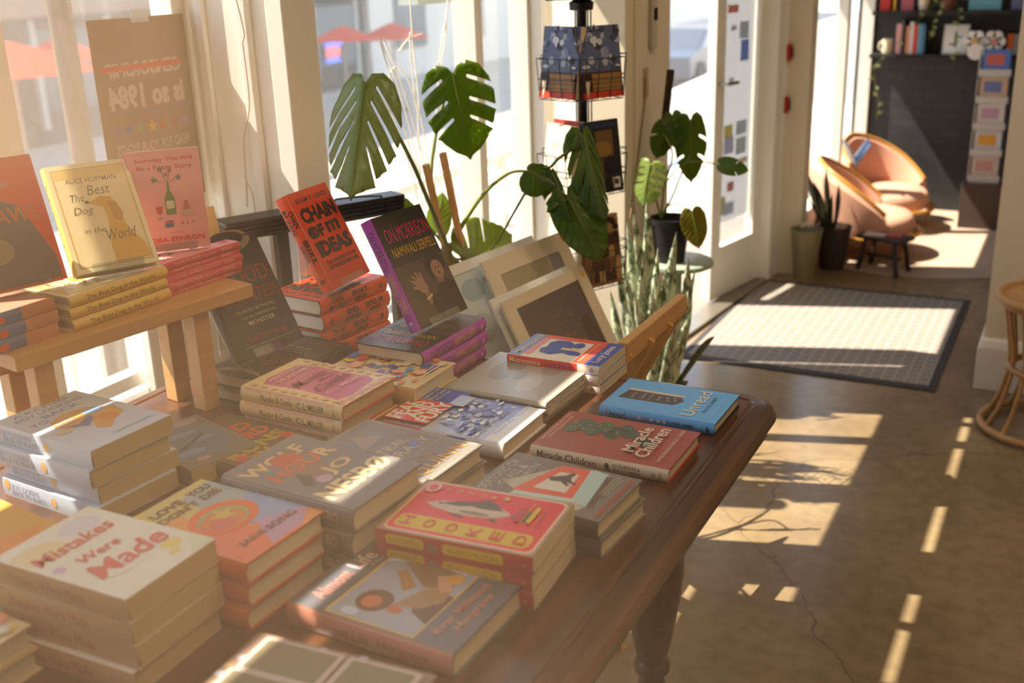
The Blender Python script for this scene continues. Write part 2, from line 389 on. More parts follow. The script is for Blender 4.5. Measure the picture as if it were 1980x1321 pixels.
# ------------------------------------------------------------------ unseen ceiling lamps added to brighten the room
M_FILL_LAMP = mat('fill_lamp_diffuser', 'fff0d8', .5, emit='ffdcae', estr=4)
for i, (lx, ly) in enumerate(((.4, .6), (.6, 2.9), (.9, 5.2), (2.6, .6), (2.6, 3.0), (.4, -2.2))):
    lo = empty('fill_lamp', (lx, ly, TOP - .12), label='warm square fill lamp added out of view above the shop floor', cat='lamp', group='added fill lamps')
    MB().box((-.32, -.32, .02), (.32, .32, .12), M_TRIM).build('housing', lo, .01); MB().box((-.3, -.3, .008), (.3, .3, .018), M_FILL_LAMP).build('diffuser', lo)
    ld = bpy.data.lights.new('fill_lamp_light', 'AREA'); ll = bpy.data.objects.new('fill_lamp_light', ld); COL.objects.link(ll); ll.parent = lo; ll.location = (0, 0, 0)
    ld.shape = 'SQUARE'; ld.size = .6; ld.energy = 10; ld.color = (1.0, .80, .56)
# ------------------------------------------------------------------ unseen canopy added over the shop front, its edges and slit shaping the sunlight
cp = MB(); ZC = 2.85
M_CAN = mat('canopy_metal', '6d6258', .6)
cp.box((-2.456, 1.75, ZC), (-2.222, 3.6, ZC + .04), M_CAN).box((-2.69, -1.6, ZC), (-2.222, 1.75, ZC + .04), M_CAN).box((-2.172, -1.6, ZC), (-2.125, 3.6, ZC + .04), M_CAN).box((-2.36, 3.6, ZC), (-1.505, 7.2, ZC + .04), M_CAN)
for yy in (-1.6, .55, 1.75, 3.05, 3.56): cp.box((-2.456, yy, ZC + .04), (-2.125, yy + .035, ZC + .07), M_CAN)
tag(cp.build('canopy'), kind='structure')

# ------------------------------------------------------------------ street outside
M_PAVE = mat('pale_pavement', 'cfc8ba', rough=.85, noise=(3, .3, 'aaa294'))
struct('terrace', MB().box((-3.3, -6, -.6), (-2.12, 3.5, -.5), M_PAVE).box((-3.6, 3.5, -.1), (-1.3, 12, -.02), M_PAVE))
struct('street', MB().box((-60, -30, -1.7), (-3.3, 60, -1.5), mat('street_asphalt', 'a29b90', .85, noise=(2, .5, '857f76'))))

# ------------------------------------------------------------------ books
def page_mat(name, col):
    m = bpy.data.materials.new(name); m.use_nodes = True; N = m.node_tree.nodes; L = m.node_tree.links; b = N['Principled BSDF']
    t = N.new('ShaderNodeTexCoord'); w_ = N.new('ShaderNodeTexWave'); w_.bands_direction = 'Z'; w_.inputs['Scale'].default_value = 260; w_.inputs['Distortion'].default_value = 3; w_.inputs['Detail'].default_value = 3
    r = N.new('ShaderNodeValToRGB'); c = rgb(col); r.color_ramp.elements[0].color = (c[0] * .72, c[1] * .7, c[2] * .66, 1); r.color_ramp.elements[1].color = c
    L.new(t.outputs['Object'], w_.inputs[0]); L.new(w_.outputs[0], r.inputs[0]); L.new(r.outputs[0], b.inputs['Base Color']); b.inputs['Roughness'].default_value = .85
    return m
M_PAGE = page_mat('page_edges', 'e2d3b4')
M_PAGE_TAN = page_mat('page_edges_tan', 'c9ab7c')
M_BOARD = mat('cloth_board', '3a2a26', .7)
D = {}
def design(key, w, h, t, hard=True, bg='888888', spine=None, back=None, front=(), sp=(), board=None, page=None, rough=.38):
    D[key] = dict(w=w, h=h, t=t, hard=hard, bg=bg, spine=spine or bg, back=back or bg, front=front, sp=sp, board=board, page=page or M_PAGE, rough=rough)
def book_meshes(key):
    d = D[key]
    if 'cover' in d: return d
    w, h, t, hard = d['w'], d['h'], d['t'], d['hard']
    th = .0026 if hard else .0007; bulge = .0055 if hard else .0012; n = 8
    def sxz(q):                                   # spine profile: x at height fraction q
        return -bulge * math.sin(PI * max(0, min(1, q))) ** .8 if hard else -bulge * math.sin(PI * max(0, min(1, q)))
    mb = MB(); cb = C(d['bg'], d['rough']); cs = C(d['spine'], d['rough']); ck = C(d['back'], d['rough']); ce = C(d['board'], .6) if d['board'] else cb
    # outer C-section: back board, spine curve, front board
    out = [(w, 0), (.004, 0)] + [(sxz(k / n), t * k / n) for k in range(n + 1)] + [(.004, t), (w, t)]
    inn = [(w, th), (.004, th)] + [(sxz(k / n) + th, th + (t - 2 * th) * k / n) for k in range(n + 1)] + [(.004, t - th), (w, t - th)]
    N_ = len(out)
    for i in range(N_ - 1):
        m_ = ck if i < 1 else (cb if i >= N_ - 3 else cs)
        a, b = out[i], out[i + 1]; c, e = inn[i], inn[i + 1]
        mb.add([(a[0], 0, a[1]), (b[0], 0, b[1]), (b[0], h, b[1]), (a[0], h, a[1])], [(0, 1, 2, 3)], m_, 2 <= i <= N_ - 4)
        mb.add([(c[0], 0, c[1]), (e[0], 0, e[1]), (e[0], h, e[1]), (c[0], h, c[1])], [(3, 2, 1, 0)], ce)
        mb.add([(a[0], 0, a[1]), (b[0], 0, b[1]), (e[0], 0, e[1]), (c[0], 0, c[1])], [(3, 2, 1, 0)], ce)
        mb.add([(a[0], h, a[1]), (b[0], h, b[1]), (e[0], h, e[1]), (c[0], h, c[1])], [(0, 1, 2, 3)], ce)
    mb.add([(w, 0, 0), (w, h, 0), (w, h, th), (w, 0, th)], [(0, 1, 2, 3)], ce); mb.add([(w, 0, t - th), (w, h, t - th), (w, h, t), (w, 0, t)], [(0, 1, 2, 3)], ce)
    put_art(mb, d['front'], w, h, lambda x, y, k: (min(max(x, .0015), w), y, t + .00008 * k), d['rough'])
    put_art(mb, d['sp'], h, t, lambda x, y, k: (sxz(y / t) - .00006 * k - .0002, h - x, min(max(y, 0), t)), d['rough'], [t * k / n for k in range(1, n)])
    me = mb.build('cover', fix=False); d['cover'] = me.data; bpy.data.objects.remove(me)
    ins = .0035 if hard else .0002
    pb = MB(); sec = []
    for k in range(7):                             # pages: fore-edge slightly concave on a hardback
        q = k / 6; sec.append((w - ins - (.0022 * math.sin(PI * q) if hard else 0), th + (t - 2 * th) * q))
    poly = [(sxz(0) + .004, th)] + sec + [(sxz(.5) + th + .001, t - th)]
    pb.prism([(x, z) for x, z in poly], 'y', ins, h - ins, d['page'])
    po = pb.build('pages'); d['pages'] = po.data; bpy.data.objects.remove(po)
    return d
def inst(name, me, parent):
    o = bpy.data.objects.new(name, me); COL.objects.link(o); o.parent = parent; return o
def make_book(key, M, label, cat='book', group=None, name='book', flip=False, paper=True):
    d = book_meshes(key)
    if flip: M = M @ Matrix(((1, 0, 0, 0), (0, -1, 0, d['h']), (0, 0, -1, d['t']), (0, 0, 0, 1)))
    r = empty(name if d['hard'] or name != 'book' else 'paperback_book', mat=M, label=label, cat=cat, group=group)
    inst('cover', d['cover'], r); inst('pages', d['pages'], r)
    return r
ORD = {1: 'topmost', 2: 'second down', 3: 'third down', 4: 'fourth down', 5: 'fifth down', 6: 'sixth down'}
def flat(x, y, z, rot):
    return Matrix.Translation((x, y, z)) @ Matrix.Rotation(math.radians(rot), 4, 'Z')
TH = .76
def stack(key, x, y, rot, n, look, group=None, z0=TH, flips=(), jit=.004, seed=0, jr=1.0):
    """n books of one kind; x, y, rot belong to the topmost; labels count from the top"""
    rnd = random.Random(sum(map(ord, key))); d = D[key]
    for k in range(n):
        lvl = n - 1 - k
        dx = dy = dr = 0
        if k: dx = rnd.uniform(-jit, jit); dy = rnd.uniform(-jit, jit); dr = rnd.uniform(-jr, jr)
        lab = look[0] if n == 1 else (f"{look[0]}, {'lowest' if lvl == 0 else ORD[k + 1]}" if k or len(look) < 2 else look[1])
        make_book(key, flat(x + dx, y + dy, z0 + lvl * (d['t'] + .0006), rot + dr), lab, group=group, flip=(k in flips))
    return z0 + n * (d['t'] + .0006)
def stand(x, y, z, yaw, lean):
    a = math.radians(yaw); l = math.radians(lean); X = V(math.cos(a), math.sin(a), 0); Nh = V(math.sin(a), -math.cos(a), 0)
    Y = math.cos(l) * V(0, 0, 1) - math.sin(l) * Nh; Z = math.cos(l) * Nh + math.sin(l) * V(0, 0, 1)
    m_ = Matrix((X, Y, Z)).transposed().to_4x4(); m_.translation = V(x, y, z); return m_

K = '2a1712'
design('kendi', .14, .212, .0335, True, 'e5401a', 'ef5020', front=[
    ('t', 'IBRAM X. KENDI', .5, .905, .8, .05, K, .02), ('t', 'CHAIN', .5, .75, .88, .16, K, .06), ('t', 'OF', .25, .575, .38, .13, K, .06), ('e', .12, .575, .085, .062, K),
    ('r', .5, .52, .58, .63, K), ('r', .64, .52, .7, .63, K), ('r', .76, .52, .83, .63, K), ('r', .5, .6, .83, .63, K),
    ('t', 'IDEAS', .5, .4, .88, .16, K, .06), ('t', 'THE ORIGINS OF OUR', .5, .255, .8, .04, K, .02), ('t', 'AUTHORITARIAN AGE', .5, .2, .8, .04, K, .02)],
    sp=[('t', 'CHAIN', .24, .72, .17, .34, K, .03), ('t', 'OF IDEAS', .25, .28, .27, .34, K, .03), ('e', .135, .28, .02, .17, K), ('t', 'IBRAM X.', .58, .72, .24, .34, K, .03), ('t', 'KENDI', .58, .28, .17, .34, K, .03), ('e', .89, .5, .022, .2, K), ('e', .89, .5, .01, .09, 'ef5020')], board='5a2a20', page=page_mat('page_edges_white', 'efe9da'))
P1 = [('r', 0, .02, 1, .55, '4b3a33'), ('p', [(.5, .02), (.52, .2), (.66, .3), (.8, .33), (.97, .28), (1, .25), (1, .02)], '201816'), ('e', .76, .47, .2, .11, '1a1211'), ('p', [(.68, .3), (.8, .3), (.82, .4), (.7, .4)], '7c5a48'),
      ('e', .77, .42, .115, .085, '9a7460'), ('e', .74, .435, .018, .008, '1a1211'), ('e', .81, .435, .018, .008, '1a1211'), ('e', .775, .385, .035, .01, '6c3a34'), ('p', [(.78, .43), (.765, .405), (.79, .405)], '7c5848'),
      ('p', [(.6, .5), (.63, .42), (.66, .36), (.6, .34), (.55, .42)], '1a1211'), ('p', [(.36, .14), (.46, .2), (.42, .3), (.34, .26)], '8d6a58'), ('e', .36, .32, .09, .055, '9a7664'),
      ('p', [(.28, .33), (.18, .4), (.21, .41), (.33, .36)], '9a7664'), ('p', [(.3, .35), (.23, .44), (.26, .445), (.36, .37)], '9a7664'), ('p', [(.34, .36), (.31, .46), (.345, .46), (.4, .37)], '9a7664'), ('p', [(.38, .36), (.39, .45), (.42, .45), (.43, .36)], '9a7664'),
      ('p', [(.27, .31), (.17, .33), (.18, .35), (.31, .34)], '9a7664'), ('p', [(.34, .2), (.47, .23), (.46, .245), (.33, .215)], 'c9b8a0'), ('p', [(.42, .2), (.52, .24), (.66, .08), (.5, .02)], '201816')]
design('morrison', .153, .234, .0295, True, '211a18', 'a93ab0', front=P1 + [('t', 'ON MORRISON', .53, .815, .86, .13, 'c22563', -.005), ('t', 'NAMWALI SERPELL', .53, .665, .86, .085, 'cfa92b', -.005)],
    sp=[('t', 'ON MORRISON', .27, .5, .34, .62, '3c1440', -.005), ('t', 'NAMWALI SERPELL', .66, .5, .36, .62, 'cfa53a', -.005), ('e', .92, .5, .014, .16, 'd7b0d9')], board='2a2220')
design('countess', .158, .233, .03, True, '2b2422', '2b2422', front=[('e', .55, .97, .34, .1, '8a735c'), ('r', .0, .985, 1, 1, '2b2422'), ('e', .5, .99, .3, .07, '1c1614'), ('e', .62, .9, .1, .03, '6c5844'),
    ('t', 'BLOOD', .52, .66, .8, .14, 'a02f22', -.01), ('t', 'COUNTESS', .52, .49, .88, .11, '93291f', -.01), ('t', 'MURDER, BETRAYAL,', .52, .375, .62, .03, 'b3a287'), ('t', 'and the MAKING of a', .52, .325, .55, .03, 'b3a287', 0, 0, .3), ('t', 'MONSTER', .52, .27, .42, .04, 'b3a287', .01), ('t', 'SHELLEY PUHAK', .52, .14, .62, .045, '9c2f24'), ('r', .1, .08, .9, .083, 'b3a287')])
W_ = 'd2a02f'
design('hoffman', .14, .208, .0195, True, 'ead8ab', 'e2b95c', front=[('r', .05, .04, .95, .96, 'caa65c'), ('r', .07, .053, .93, .947, 'e6d09c'), ('r', .08, .86, .92, .945, 'd9bb72'),
    ('t', 'ALICE HOFFMAN', .5, .84, .62, .045, '7d6a4a', .01), ('t', 'The', .27, .68, .16, .07, '6a5540', -.01, 0, .25), ('t', 'Best', .55, .74, .28, .09, '6a5540', -.01, 0, .25), ('t', 'Dog', .3, .55, .24, .09, '6a5540', -.01, 0, .25),
    ('p', [(.36, .625), (.44, .6), (.54, .575), (.56, .5), (.55, .4), (.5, .25), (.5, .06), (.93, .06), (.9, .2), (.8, .3), (.74, .42), (.72, .6), (.66, .66), (.55, .675), (.46, .645)], W_), ('e', .37, .632, .025, .014, '3a2c22'),
    ('p', [(.6, .62), (.7, .61), (.76, .5), (.72, .42), (.64, .44)], 'c08a24'), ('t', 'in the', .36, .37, .26, .05, '6a5540', -.01, 0, .25), ('t', 'World', .66, .31, .36, .1, '5a4636', -.01, 0, .25)],
    sp=[('t', 'The Best Dog in the World', .5, .5, .7, .5, '7a6038')])
design('ephron', .127, .184, .0122, False, 'f2a3a3', 'e0606a', front=[('t', 'Someday This Will', .5, .905, .8, .05, 'd0232f', .02), ('t', 'Be a Funny Story', .5, .83, .76, .055, 'd0232f', .02),
    ('p', [(.44, .36), (.58, .36), (.58, .52), (.53, .6), (.53, .67), (.49, .67), (.49, .6), (.44, .52)], '5f7a3c'), ('R', .455, .42, .565, .5, .003, 'ded8b8'), ('p', [(.505, .67), (.515, .67), (.44, .82), (.43, .81)], '6d5a50'), ('p', [(.505, .67), (.515, .67), (.56, .8), (.55, .81)], '6d5a50'), ('p', [(.505, .67), (.515, .67), (.66, .72), (.66, .73)], '6d5a50'), ('p', [(.505, .67), (.515, .67), (.34, .71), (.34, .72)], '6d5a50'),
    ('s', .43, .815, .007, '4a4a50'), ('s', .56, .8, .006, '8a4a50'), ('s', .67, .725, .007, '4a5a4a'), ('s', .33, .715, .007, '4a5a4a'), ('s', .5, .76, .005, 'a04048'),
    ('p', [(.3, .45), (.4, .45), (.38, .38), (.32, .38)], 'c8333a'), ('r', .345, .33, .352, .38, '8a5050'), ('r', .31, .327, .39, .333, '8a5050'), ('p', [(.64, .34), (.82, .34), (.8, .4), (.66, .4)], 'cfa88a'), ('p', [(.67, .4), (.79, .4), (.76, .46), (.7, .46)], 'c96b60'), ('e', .73, .475, .025, .015, 'b02a30'),
    ('R', .4, .24, .52, .3, .002, '5a5f9a'), ('r', .4, .275, .52, .29, 'c04a4a'), ('t', '3 J 7', .72, .265, .2, .03, '4a5a4a'), ('t', 'stories', .55, .185, .2, .018, 'c94a50'), ('t', 'NORA EPHRON', .5, .115, .86, .05, 'd0232f', .02)],
    sp=[('t', 'Someday This Will Be a Funny Story', .4, .5, .55, .5, 'f3b8b0', .01), ('t', 'EPHRON', .82, .5, .14, .5, 'f3b8b0', .01)], page=M_PAGE)
design('crawl', .14, .214, .02, True, 'd94a22', 'c03a1c', front=[('p', [(0, .02), (.95, .02), (.95, .2), (.8, .45), (.7, .62), (.5, .68), (0, .66)], '6f6258'), ('e', .3, .3, .2, .1, '8f8064'), ('t', 'CRAWL', .5, .56, .84, .12, 'c4683a', .02), ('t', 'stories', .5, .8, .3, .05, 'b08a94')], sp=[('t', 'CRAWL', .3, .5, .3, .5, 'f0c0a0', .02)])
FL = [('e', .03 + .09 * i, .04 + .02 * (i % 2), .05, .03, 'd9a08a') for i in range(11)] + [('e', .93 + .02 * (i % 2), .06 + .09 * i, .045, .03, 'd8b48c') for i in range(10)] + [('e', .06, .1 + .1 * i, .03, .03, 'e3b48e') for i in range(9)]
design('antique', .153, .225, .0275, True, 'e7cb93', 'e2c48e', front=[('p', [(.12, .12), (.3, .08), (.8, .12), (.86, .2), (.84, .5), (.88, .8), (.8, .9), (.3, .92), (.14, .86), (.18, .5)], 'cd6f8c')] + FL + [
    ('t', 'ANTIQUE', .5, .84, .6, .06, 'ecc3b4', .01), ('t', "HUNTER'S", .53, .76, .6, .06, 'ecc3b4', .01), ('t', 'Murder', .5, .59, .56, .1, '94484e', .01, 0, .2), ('t', 'at the', .6, .5, .25, .05, '94484e', .01, 0, .2), ('t', 'Castle', .52, .39, .56, .11, '94484e', .01, 0, .2), ('t', 'C. L. MILLER', .5, .26, .6, .045, 'ecc3b4', .01)],
    sp=[('t', 'Murder & Castle', .36, .52, .32, .42, '4a3a2c', 0, 0, .2), ('t', 'C. L. MILLER', .7, .5, .26, .42, '3c2e24', .01), ('t', 'L', .93, .5, .02, .4, '5a4836')] + [('e', .08 + .1 * i, .94, .05, .12, 'dca68a') for i in range(9)], board='b8402c', page=M_PAGE_TAN)
rc = random.Random(3)
def shard(u, v, a, b, c):
    return ('p', [(min(.99, max(.01, u + a * x)), min(.99, max(.01, v + b * y))) for x, y in ((-1, -.4 + rc.uniform(-.3, .3)), (rc.uniform(-.4, .2), -1), (1, rc.uniform(-.7, 0)), (rc.uniform(.3, .9), .8), (rc.uniform(-.7, 0), 1))], c)
MIX = [shard(rc.uniform(.05, .95), rc.uniform(.05, .95), rc.uniform(.04, .13), rc.uniform(.02, .07), rc.choice(['3f5aa0', 'e0823c', 'e3b93a', 'c94a34', 'd8cfa8', '5a88a8', 'e9a880', '7a4a8a'])) for i in range(58)]
design('patchwork', .142, .212, .031, True, 'd9bf8e', 'cfa870', front=MIX + [('R', .55, .9, .8, .98, .002, '4a63a8'), ('R', .55, .78, .85, .88, .002, 'd0452f'), ('t', 'GIRLS', .7, .65, .5, .08, '7a4a1e', .02, 90), ('r', .3, .06, .9, .075, 'e6e0d0'), ('r', .45, .1, .9, .11, 'e6e0d0')])
design('matrescence', .131, .194, .0178, False, 'e9dcc6', 'efe0cd', front=[('r', 0, 0, 1, .17, '3b55a6'), ('r', 0, .17, 1, .3, 'e8553a'), ('r', 0, .86, 1, 1, '7889bd'), ('r', .1, .78, 1, .86, 'd98a84'), ('r', .86, .17, 1, .86, 'e8553a'),
    ('p', [(.3, .3), (.42, .32), (.5, .45), (.72, .47), (.84, .56), (.82, .68), (.7, .74), (.5, .72), (.42, .76), (.26, .73), (.2, .6), (.33, .5), (.28, .4)], '33509f'), ('p', [(.46, .34), (.56, .36), (.54, .56), (.46, .56)], 'e0c090'), ('e', .7, .42, .12, .06, '33509f'),
    ('t', 'Matrescence', .52, .925, .88, .085, 'd9d4cc', .01), ('t', 'Lucy Jones', .5, .085, .72, .1, 'efe9dd', .01), ('t', 'A book about becoming', .5, .25, .8, .035, 'f4d8c0')],
    sp=[('r', 0, 0, .765, 1, 'e2452c'), ('t', 'Matrescence', .2, .5, .34, .58, 'f0d8b8', .01), ('t', 'Lucy Jones', .57, .5, .3, .6, '4b49a0', .01), ('e', .92, .5, .018, .22, '8a6ab0'), ('e', .92, .5, .01, .12, 'efe0cd')], page=M_PAGE)
design('silver', .2, .205, .0125, True, 'a9a296', 'a09a8c', front=[('e', .6, .7, .3, .14, '8f887c'), ('e', .35, .35, .22, .1, 'b9b3a6'), ('e', .75, .3, .16, .1, '9a9486'), ('e', .5, .52, .12, .05, '857e72')], rough=.2)
BL = ('2f4aa6', '5f74bd', '8898cc', 'b7c0da', 'dfe0e4')
FR_ = [('r', 0, 0, 1, .16, 'e9e6e2'), ('r', .55, .16, 1, .62, BL[2]), ('r', 0, .16, .55, .62, BL[3])] + [shard(rc.uniform(.04, .96), rc.uniform(.22, .60), rc.uniform(.02, .08), rc.uniform(.01, .035), rc.choice(BL)) for i in range(90)]
design('fury', .155, .239, .0295, True, 'dfe0e4', 'cfcfd6', front=FR_ + [('r', .5, .62, 1, 1, BL[0]), ('r', .6, .55, .9, .68, BL[3]), ('r', 0, .64, .62, 1, 'd8402f'), ('t', 'FEAR', .3, .925, .54, .13, 'ece2d2', .035), ('t', 'AND', .33, .81, .46, .11, 'ece2d2', .035), ('t', 'FURY', .34, .69, .58, .12, 'ece2d2', .035),
    ('t', 'The Reagan', .8, .95, .3, .035, 'dfe0e4'), ('t', 'Eighties, the', .8, .9, .34, .035, 'dfe0e4'), ('t', 'Bernie Goetz', .8, .85, .34, .035, 'dfe0e4'), ('t', 'Shootings', .8, .8, .3, .035, 'dfe0e4'), ('t', 'Heather Ann Thompson', .5, .1, .84, .05, '6a72a0')],
    sp=[('r', 0, 0, .33, 1, 'd0402c'), ('t', 'FEAR', .06, .5, .68, .05, 'ece2d2', .03, -90), ('t', 'AND', .12, .5, .6, .05, 'ece2d2', .03, -90), ('t', 'FURY', .18, .5, .68, .05, 'ece2d2', .03, -90), ('r', .46, 0, .8, .6, BL[1]), ('r', .55, .1, .7, .9, BL[0]), ('r', .82, 0, 1, 1, 'e9e6e2')] , rough=.2)
ST = [('s', .36 + .055 * i, .5, .0042, 'e0c49a' if i != 1 else 'c94044') for i in range(5)]
design('unread', .141, .213, .022, True, '62a9de', '5aa0dc', front=[('p', [(.33, .93), (.62, .9), (.62, .42), (.5, .38), (.34, .44)], '4a3f3d'), ('p', [(.62, .9), (.68, .9), (.68, .4), (.62, .42)], 'd7bd98'), ('t', 'Literary', .48, .82, .2, .035, 'c9bfae'), ('t', 'Classics', .48, .74, .2, .035, 'c9bfae'), ('t', 'and Lonely', .48, .67, .22, .03, 'c9bfae'), ('t', 'Hearts', .48, .6, .16, .03, 'c9bfae'), ('e', .52, .53, .014, .01, 'e9e0d0'), ('e', .44, .51, .012, .008, 'e9e0d0'), ('e', .55, .47, .012, .008, 'e9e0d0'), ('e', .47, .45, .012, .008, 'e9e0d0'),
    ('t', 'Unread', .5, .27, .82, .12, 'cfd4c4', .012), ('t', 'OLIVER JAMES', .52, .155, .56, .04, '44789c', .01), ('t', 'a novel of books and love', .5, .08, .6, .018, 'a9c8dc')],
    sp=[('t', 'Unread', .15, .5, .17, .6, '2a4a70', .01), *ST, ('t', 'OLIVER JAMES', .71, .5, .24, .34, '2a4a70', .02), ('t', 'b', .945, .5, .025, .5, '20262c', .03)], board='222226')
TR = [('e', .66 + .09 * math.sin(i * 2.1), .44 + .052 * i, .13, .06, rc.choice(['4a5a48', '55654e', '3f4e40'])) for i in range(9)] + [('p', [(.6, .5), (.68, .5), (.6, .28), (.45, .2), (.48, .3)], '46563f'), ('e', .5, .27, .12, .04, '4a5a48')]
design('miracle', .154, .239, .023, True, '9b493c', 'cdbfaa', front=TR + [('e', .66 + rc.uniform(-.12, .12), rc.uniform(.42, .88), .012, .007, '7a8a70') for i in range(40)] + [('t', 'Miracle', .52, .345, .64, .09, 'd9c9ae', .012), ('t', 'Children', .5, .235, .76, .1, 'd9c9ae', .012), ('t', 'KATIE BENNER & ERICA L. GREEN', .5, .1, .82, .025, 'd8b8a0'), ('t', 'RACE, EDUCATION, AND A TRUE', .5, .955, .72, .022, 'd8b8a0'), ('t', 'STORY OF FALSE PROMISES', .5, .92, .62, .022, 'd8b8a0')],
    sp=[('t', 'Miracle Children', .275, .52, .44, .55, '4a3a30', .01), ('e', .57, .5, .018, .26, '4c3c34'), ('p', [(.555, .15), (.6, .15), (.585, .5), (.56, .5)], '4c3c34'), ('t', 'KATIE BENNER &', .71, .66, .19, .24, '5a483c', .01), ('t', 'ERICA L. GREEN', .71, .33, .19, .24, '5a483c', .01), ('r', .885, .3, .915, .65, 'a3a08e'), ('t', 'BOOKS', .945, .5, .5, .02, 'a08e7c', 0, -90)], board='a03428')
Y_ = 'd2b02a'; RD = 'd8323f'
fish = [('p', [(.52, .8), (.58, .86), (.64, .78), (.7, .64), (.72, .5), (.7, .4), (.64, .33), (.6, .3), (.55, .33), (.49, .4), (.46, .52), (.47, .66)], 'c7b29c'), ('p', [(.6, .78), (.7, .66), (.74, .5), (.7, .4), (.64, .36), (.62, .5), (.64, .58), (.6, .64)], '5c4c42'), ('p', [(.6, .31), (.6, .26), (.72, .22), (.66, .14), (.56, .18), (.5, .16), (.54, .28)], '6c5c50'), ('e', .6, .77, .018, .012, '2c2420'), ('e', .52, .52, .03, .1, '8c7c6c'), ('p', [(.47, .6), (.4, .55), (.44, .68)], '5c4c42'), ('p', [(.47, .42), (.41, .34), (.5, .38)], '5c4c42'), ('p', [(.7, .6), (.8, .5), (.72, .4)], '5c4c42')]
design('hooked', .149, .224, .0255, False, 'a5866a', 'b23a34', front=[('R', .03, .02, .985, .975, .012, 'e0bf9e'), ('R', .055, .035, .96, .96, .0105, RD), ('R', .1, .07, .33, .93, .01, Y_)] + fish +
    [('t', c_, .215, .86 - .145 * i, .15, .075, 'c8402e', .01) for i, c_ in enumerate('HOOKED')] + [('t', c_, .86, .8 - .08 * i, .06, .035, Y_, .01) for i, c_ in enumerate('YUZUKI')] + [('e', .85, .9, .1, .05, 'e3b0b4'), ('e', .85, .9, .06, .03, RD), ('t', 'a novel of', .58, .11, .3, .03, '9a2a34'), ('R', .5, .155, .8, .185, .002, Y_), ('r', .45, .21, .85, .216, Y_), ('p', [(.5, .22), (.75, .22), (.75, .27), (.5, .27)], 'b9303a')],
    sp=[('R', .07, .22, .32, .8, .005, Y_), ('t', 'HOOKED', .195, .5, .2, .34, 'b5702a'), ('p', [(.34, .3), (.36, .65), (.39, .6), (.42, .3)], '7d7468'), ('R', .44, .22, .82, .8, .005, Y_), ('t', 'ASAKO YUZUKI', .63, .5, .32, .34, 'b5702a'), ('s', .95, .5, .002, Y_)])
SA = 'c08074'
design('almost', .163, .244, .034, True, '62636b', 'b0705f', front=[('R', .02, .24, .98, .78, .001, 'cfa858'), ('r', .04, .25, .96, .765, '9aa2ae'), ('p', [(.2, .25), (.6, .25), (.62, .34), (.5, .4), (.3, .38)], '5a4438'), ('e', .3, .6, .15, .1, '6a4a34'), ('e', .28, .61, .08, .055, 'c06c44'), ('e', .26, .46, .05, .045, 'b86a4c'),
    ('p', [(.3, .5), (.62, .42), (.7, .3), (.5, .27), (.34, .36)], '9c7a5a'), ('p', [(.62, .45), (.9, .7), (.96, .5), (.94, .36), (.7, .3)], '86654a'), ('p', [(.5, .52), (.72, .66), (.78, .62), (.6, .48)], '9a7448'), ('p', [(.6, .34), (.8, .44), (.84, .38), (.66, .28)], 'c4937c'), ('e', .82, .33, .07, .05, 'd09a4c'), ('e', .1, .66, .05, .05, 'b9c6d4'), ('p', [(.8, .765), (.96, .765), (.96, .3), (.9, .3), (.93, .6)], 'b9c4d4'),
    ('t', 'Almost', .33, .885, .42, .1, SA, .02), ('t', 'Life', .73, .89, .26, .1, 'd3b6b4', .02), ('t', 'A Novel', .8, .815, .2, .03, 'c9b6b4'), ('t', 'Kiran Millwood', .5, .165, .72, .055, SA, .012), ('t', 'Hargrave', .5, .085, .5, .065, SA, .012)],
    sp=[('t', 'Almost Life', .35, .5, .34, .45, '8a4e44', .01), ('t', 'Hargrave', .72, .5, .3, .4, '8a4e44', .01)])
design('lovedie', .15, .22, .031, True, 'd98a52', 'c95c30', front=[('p', [(0, .62), (1, .5), (1, 1), (0, 1)], 'c3b36a'), ('p', [(.5, .58), (1, .5), (1, .95), (.6, .9)], '9aa69c'), ('p', [(0, 0), (.7, 0), (.5, .3), (0, .62)], 'dd7448'), ('p', [(.3, .4), (1, .1), (1, .6), (.6, .5)], '8f9cbe'), ('p', [(0, .78), (.25, .72), (.2, 1), (0, 1)], 'd0b93f'), ('p', [(.35, .02), (.75, .02), (1, .14), (.6, .3)], 'b88ca8'), ('p', [(0, .8), (0, .5), (.35, .6), (.35, .74)], 'dd9440'),
    ('e', .52, .5, .34, .19, 'e06a30'), ('e', .5, .49, .25, .14, 'a3a060'), ('e', .47, .47, .22, .12, 'd2793c'), ('s', .55, .52, .022, 'c9ae48'), ('e', .42, .44, .12, .07, 'd06a5a'),
    ('t', 'I  LOVE', .33, .88, .5, .075, '6d4a2c', .03), ('t', 'YOU', .8, .89, .26, .075, '6d4a2c', .03), ('t', "DON'T", .4, .78, .46, .075, '7c5a3a', .03), ('t', 'DIE', .8, .79, .22, .07, '7c5a3a', .03), ('t', 'JADE', .34, .16, .3, .06, '7c4c50', .03), ('t', 'SONG', .7, .16, .36, .06, '7c4c50', .03), ('e', .1, .77, .04, .02, 'c6cad4')],
    sp=[('t', "I LOVE YOU DON'T DIE", .4, .5, .5, .4, '9c3c20', .01)], board='b04a2c')
CR = 'cdae7c'; OR = 'c85f35'
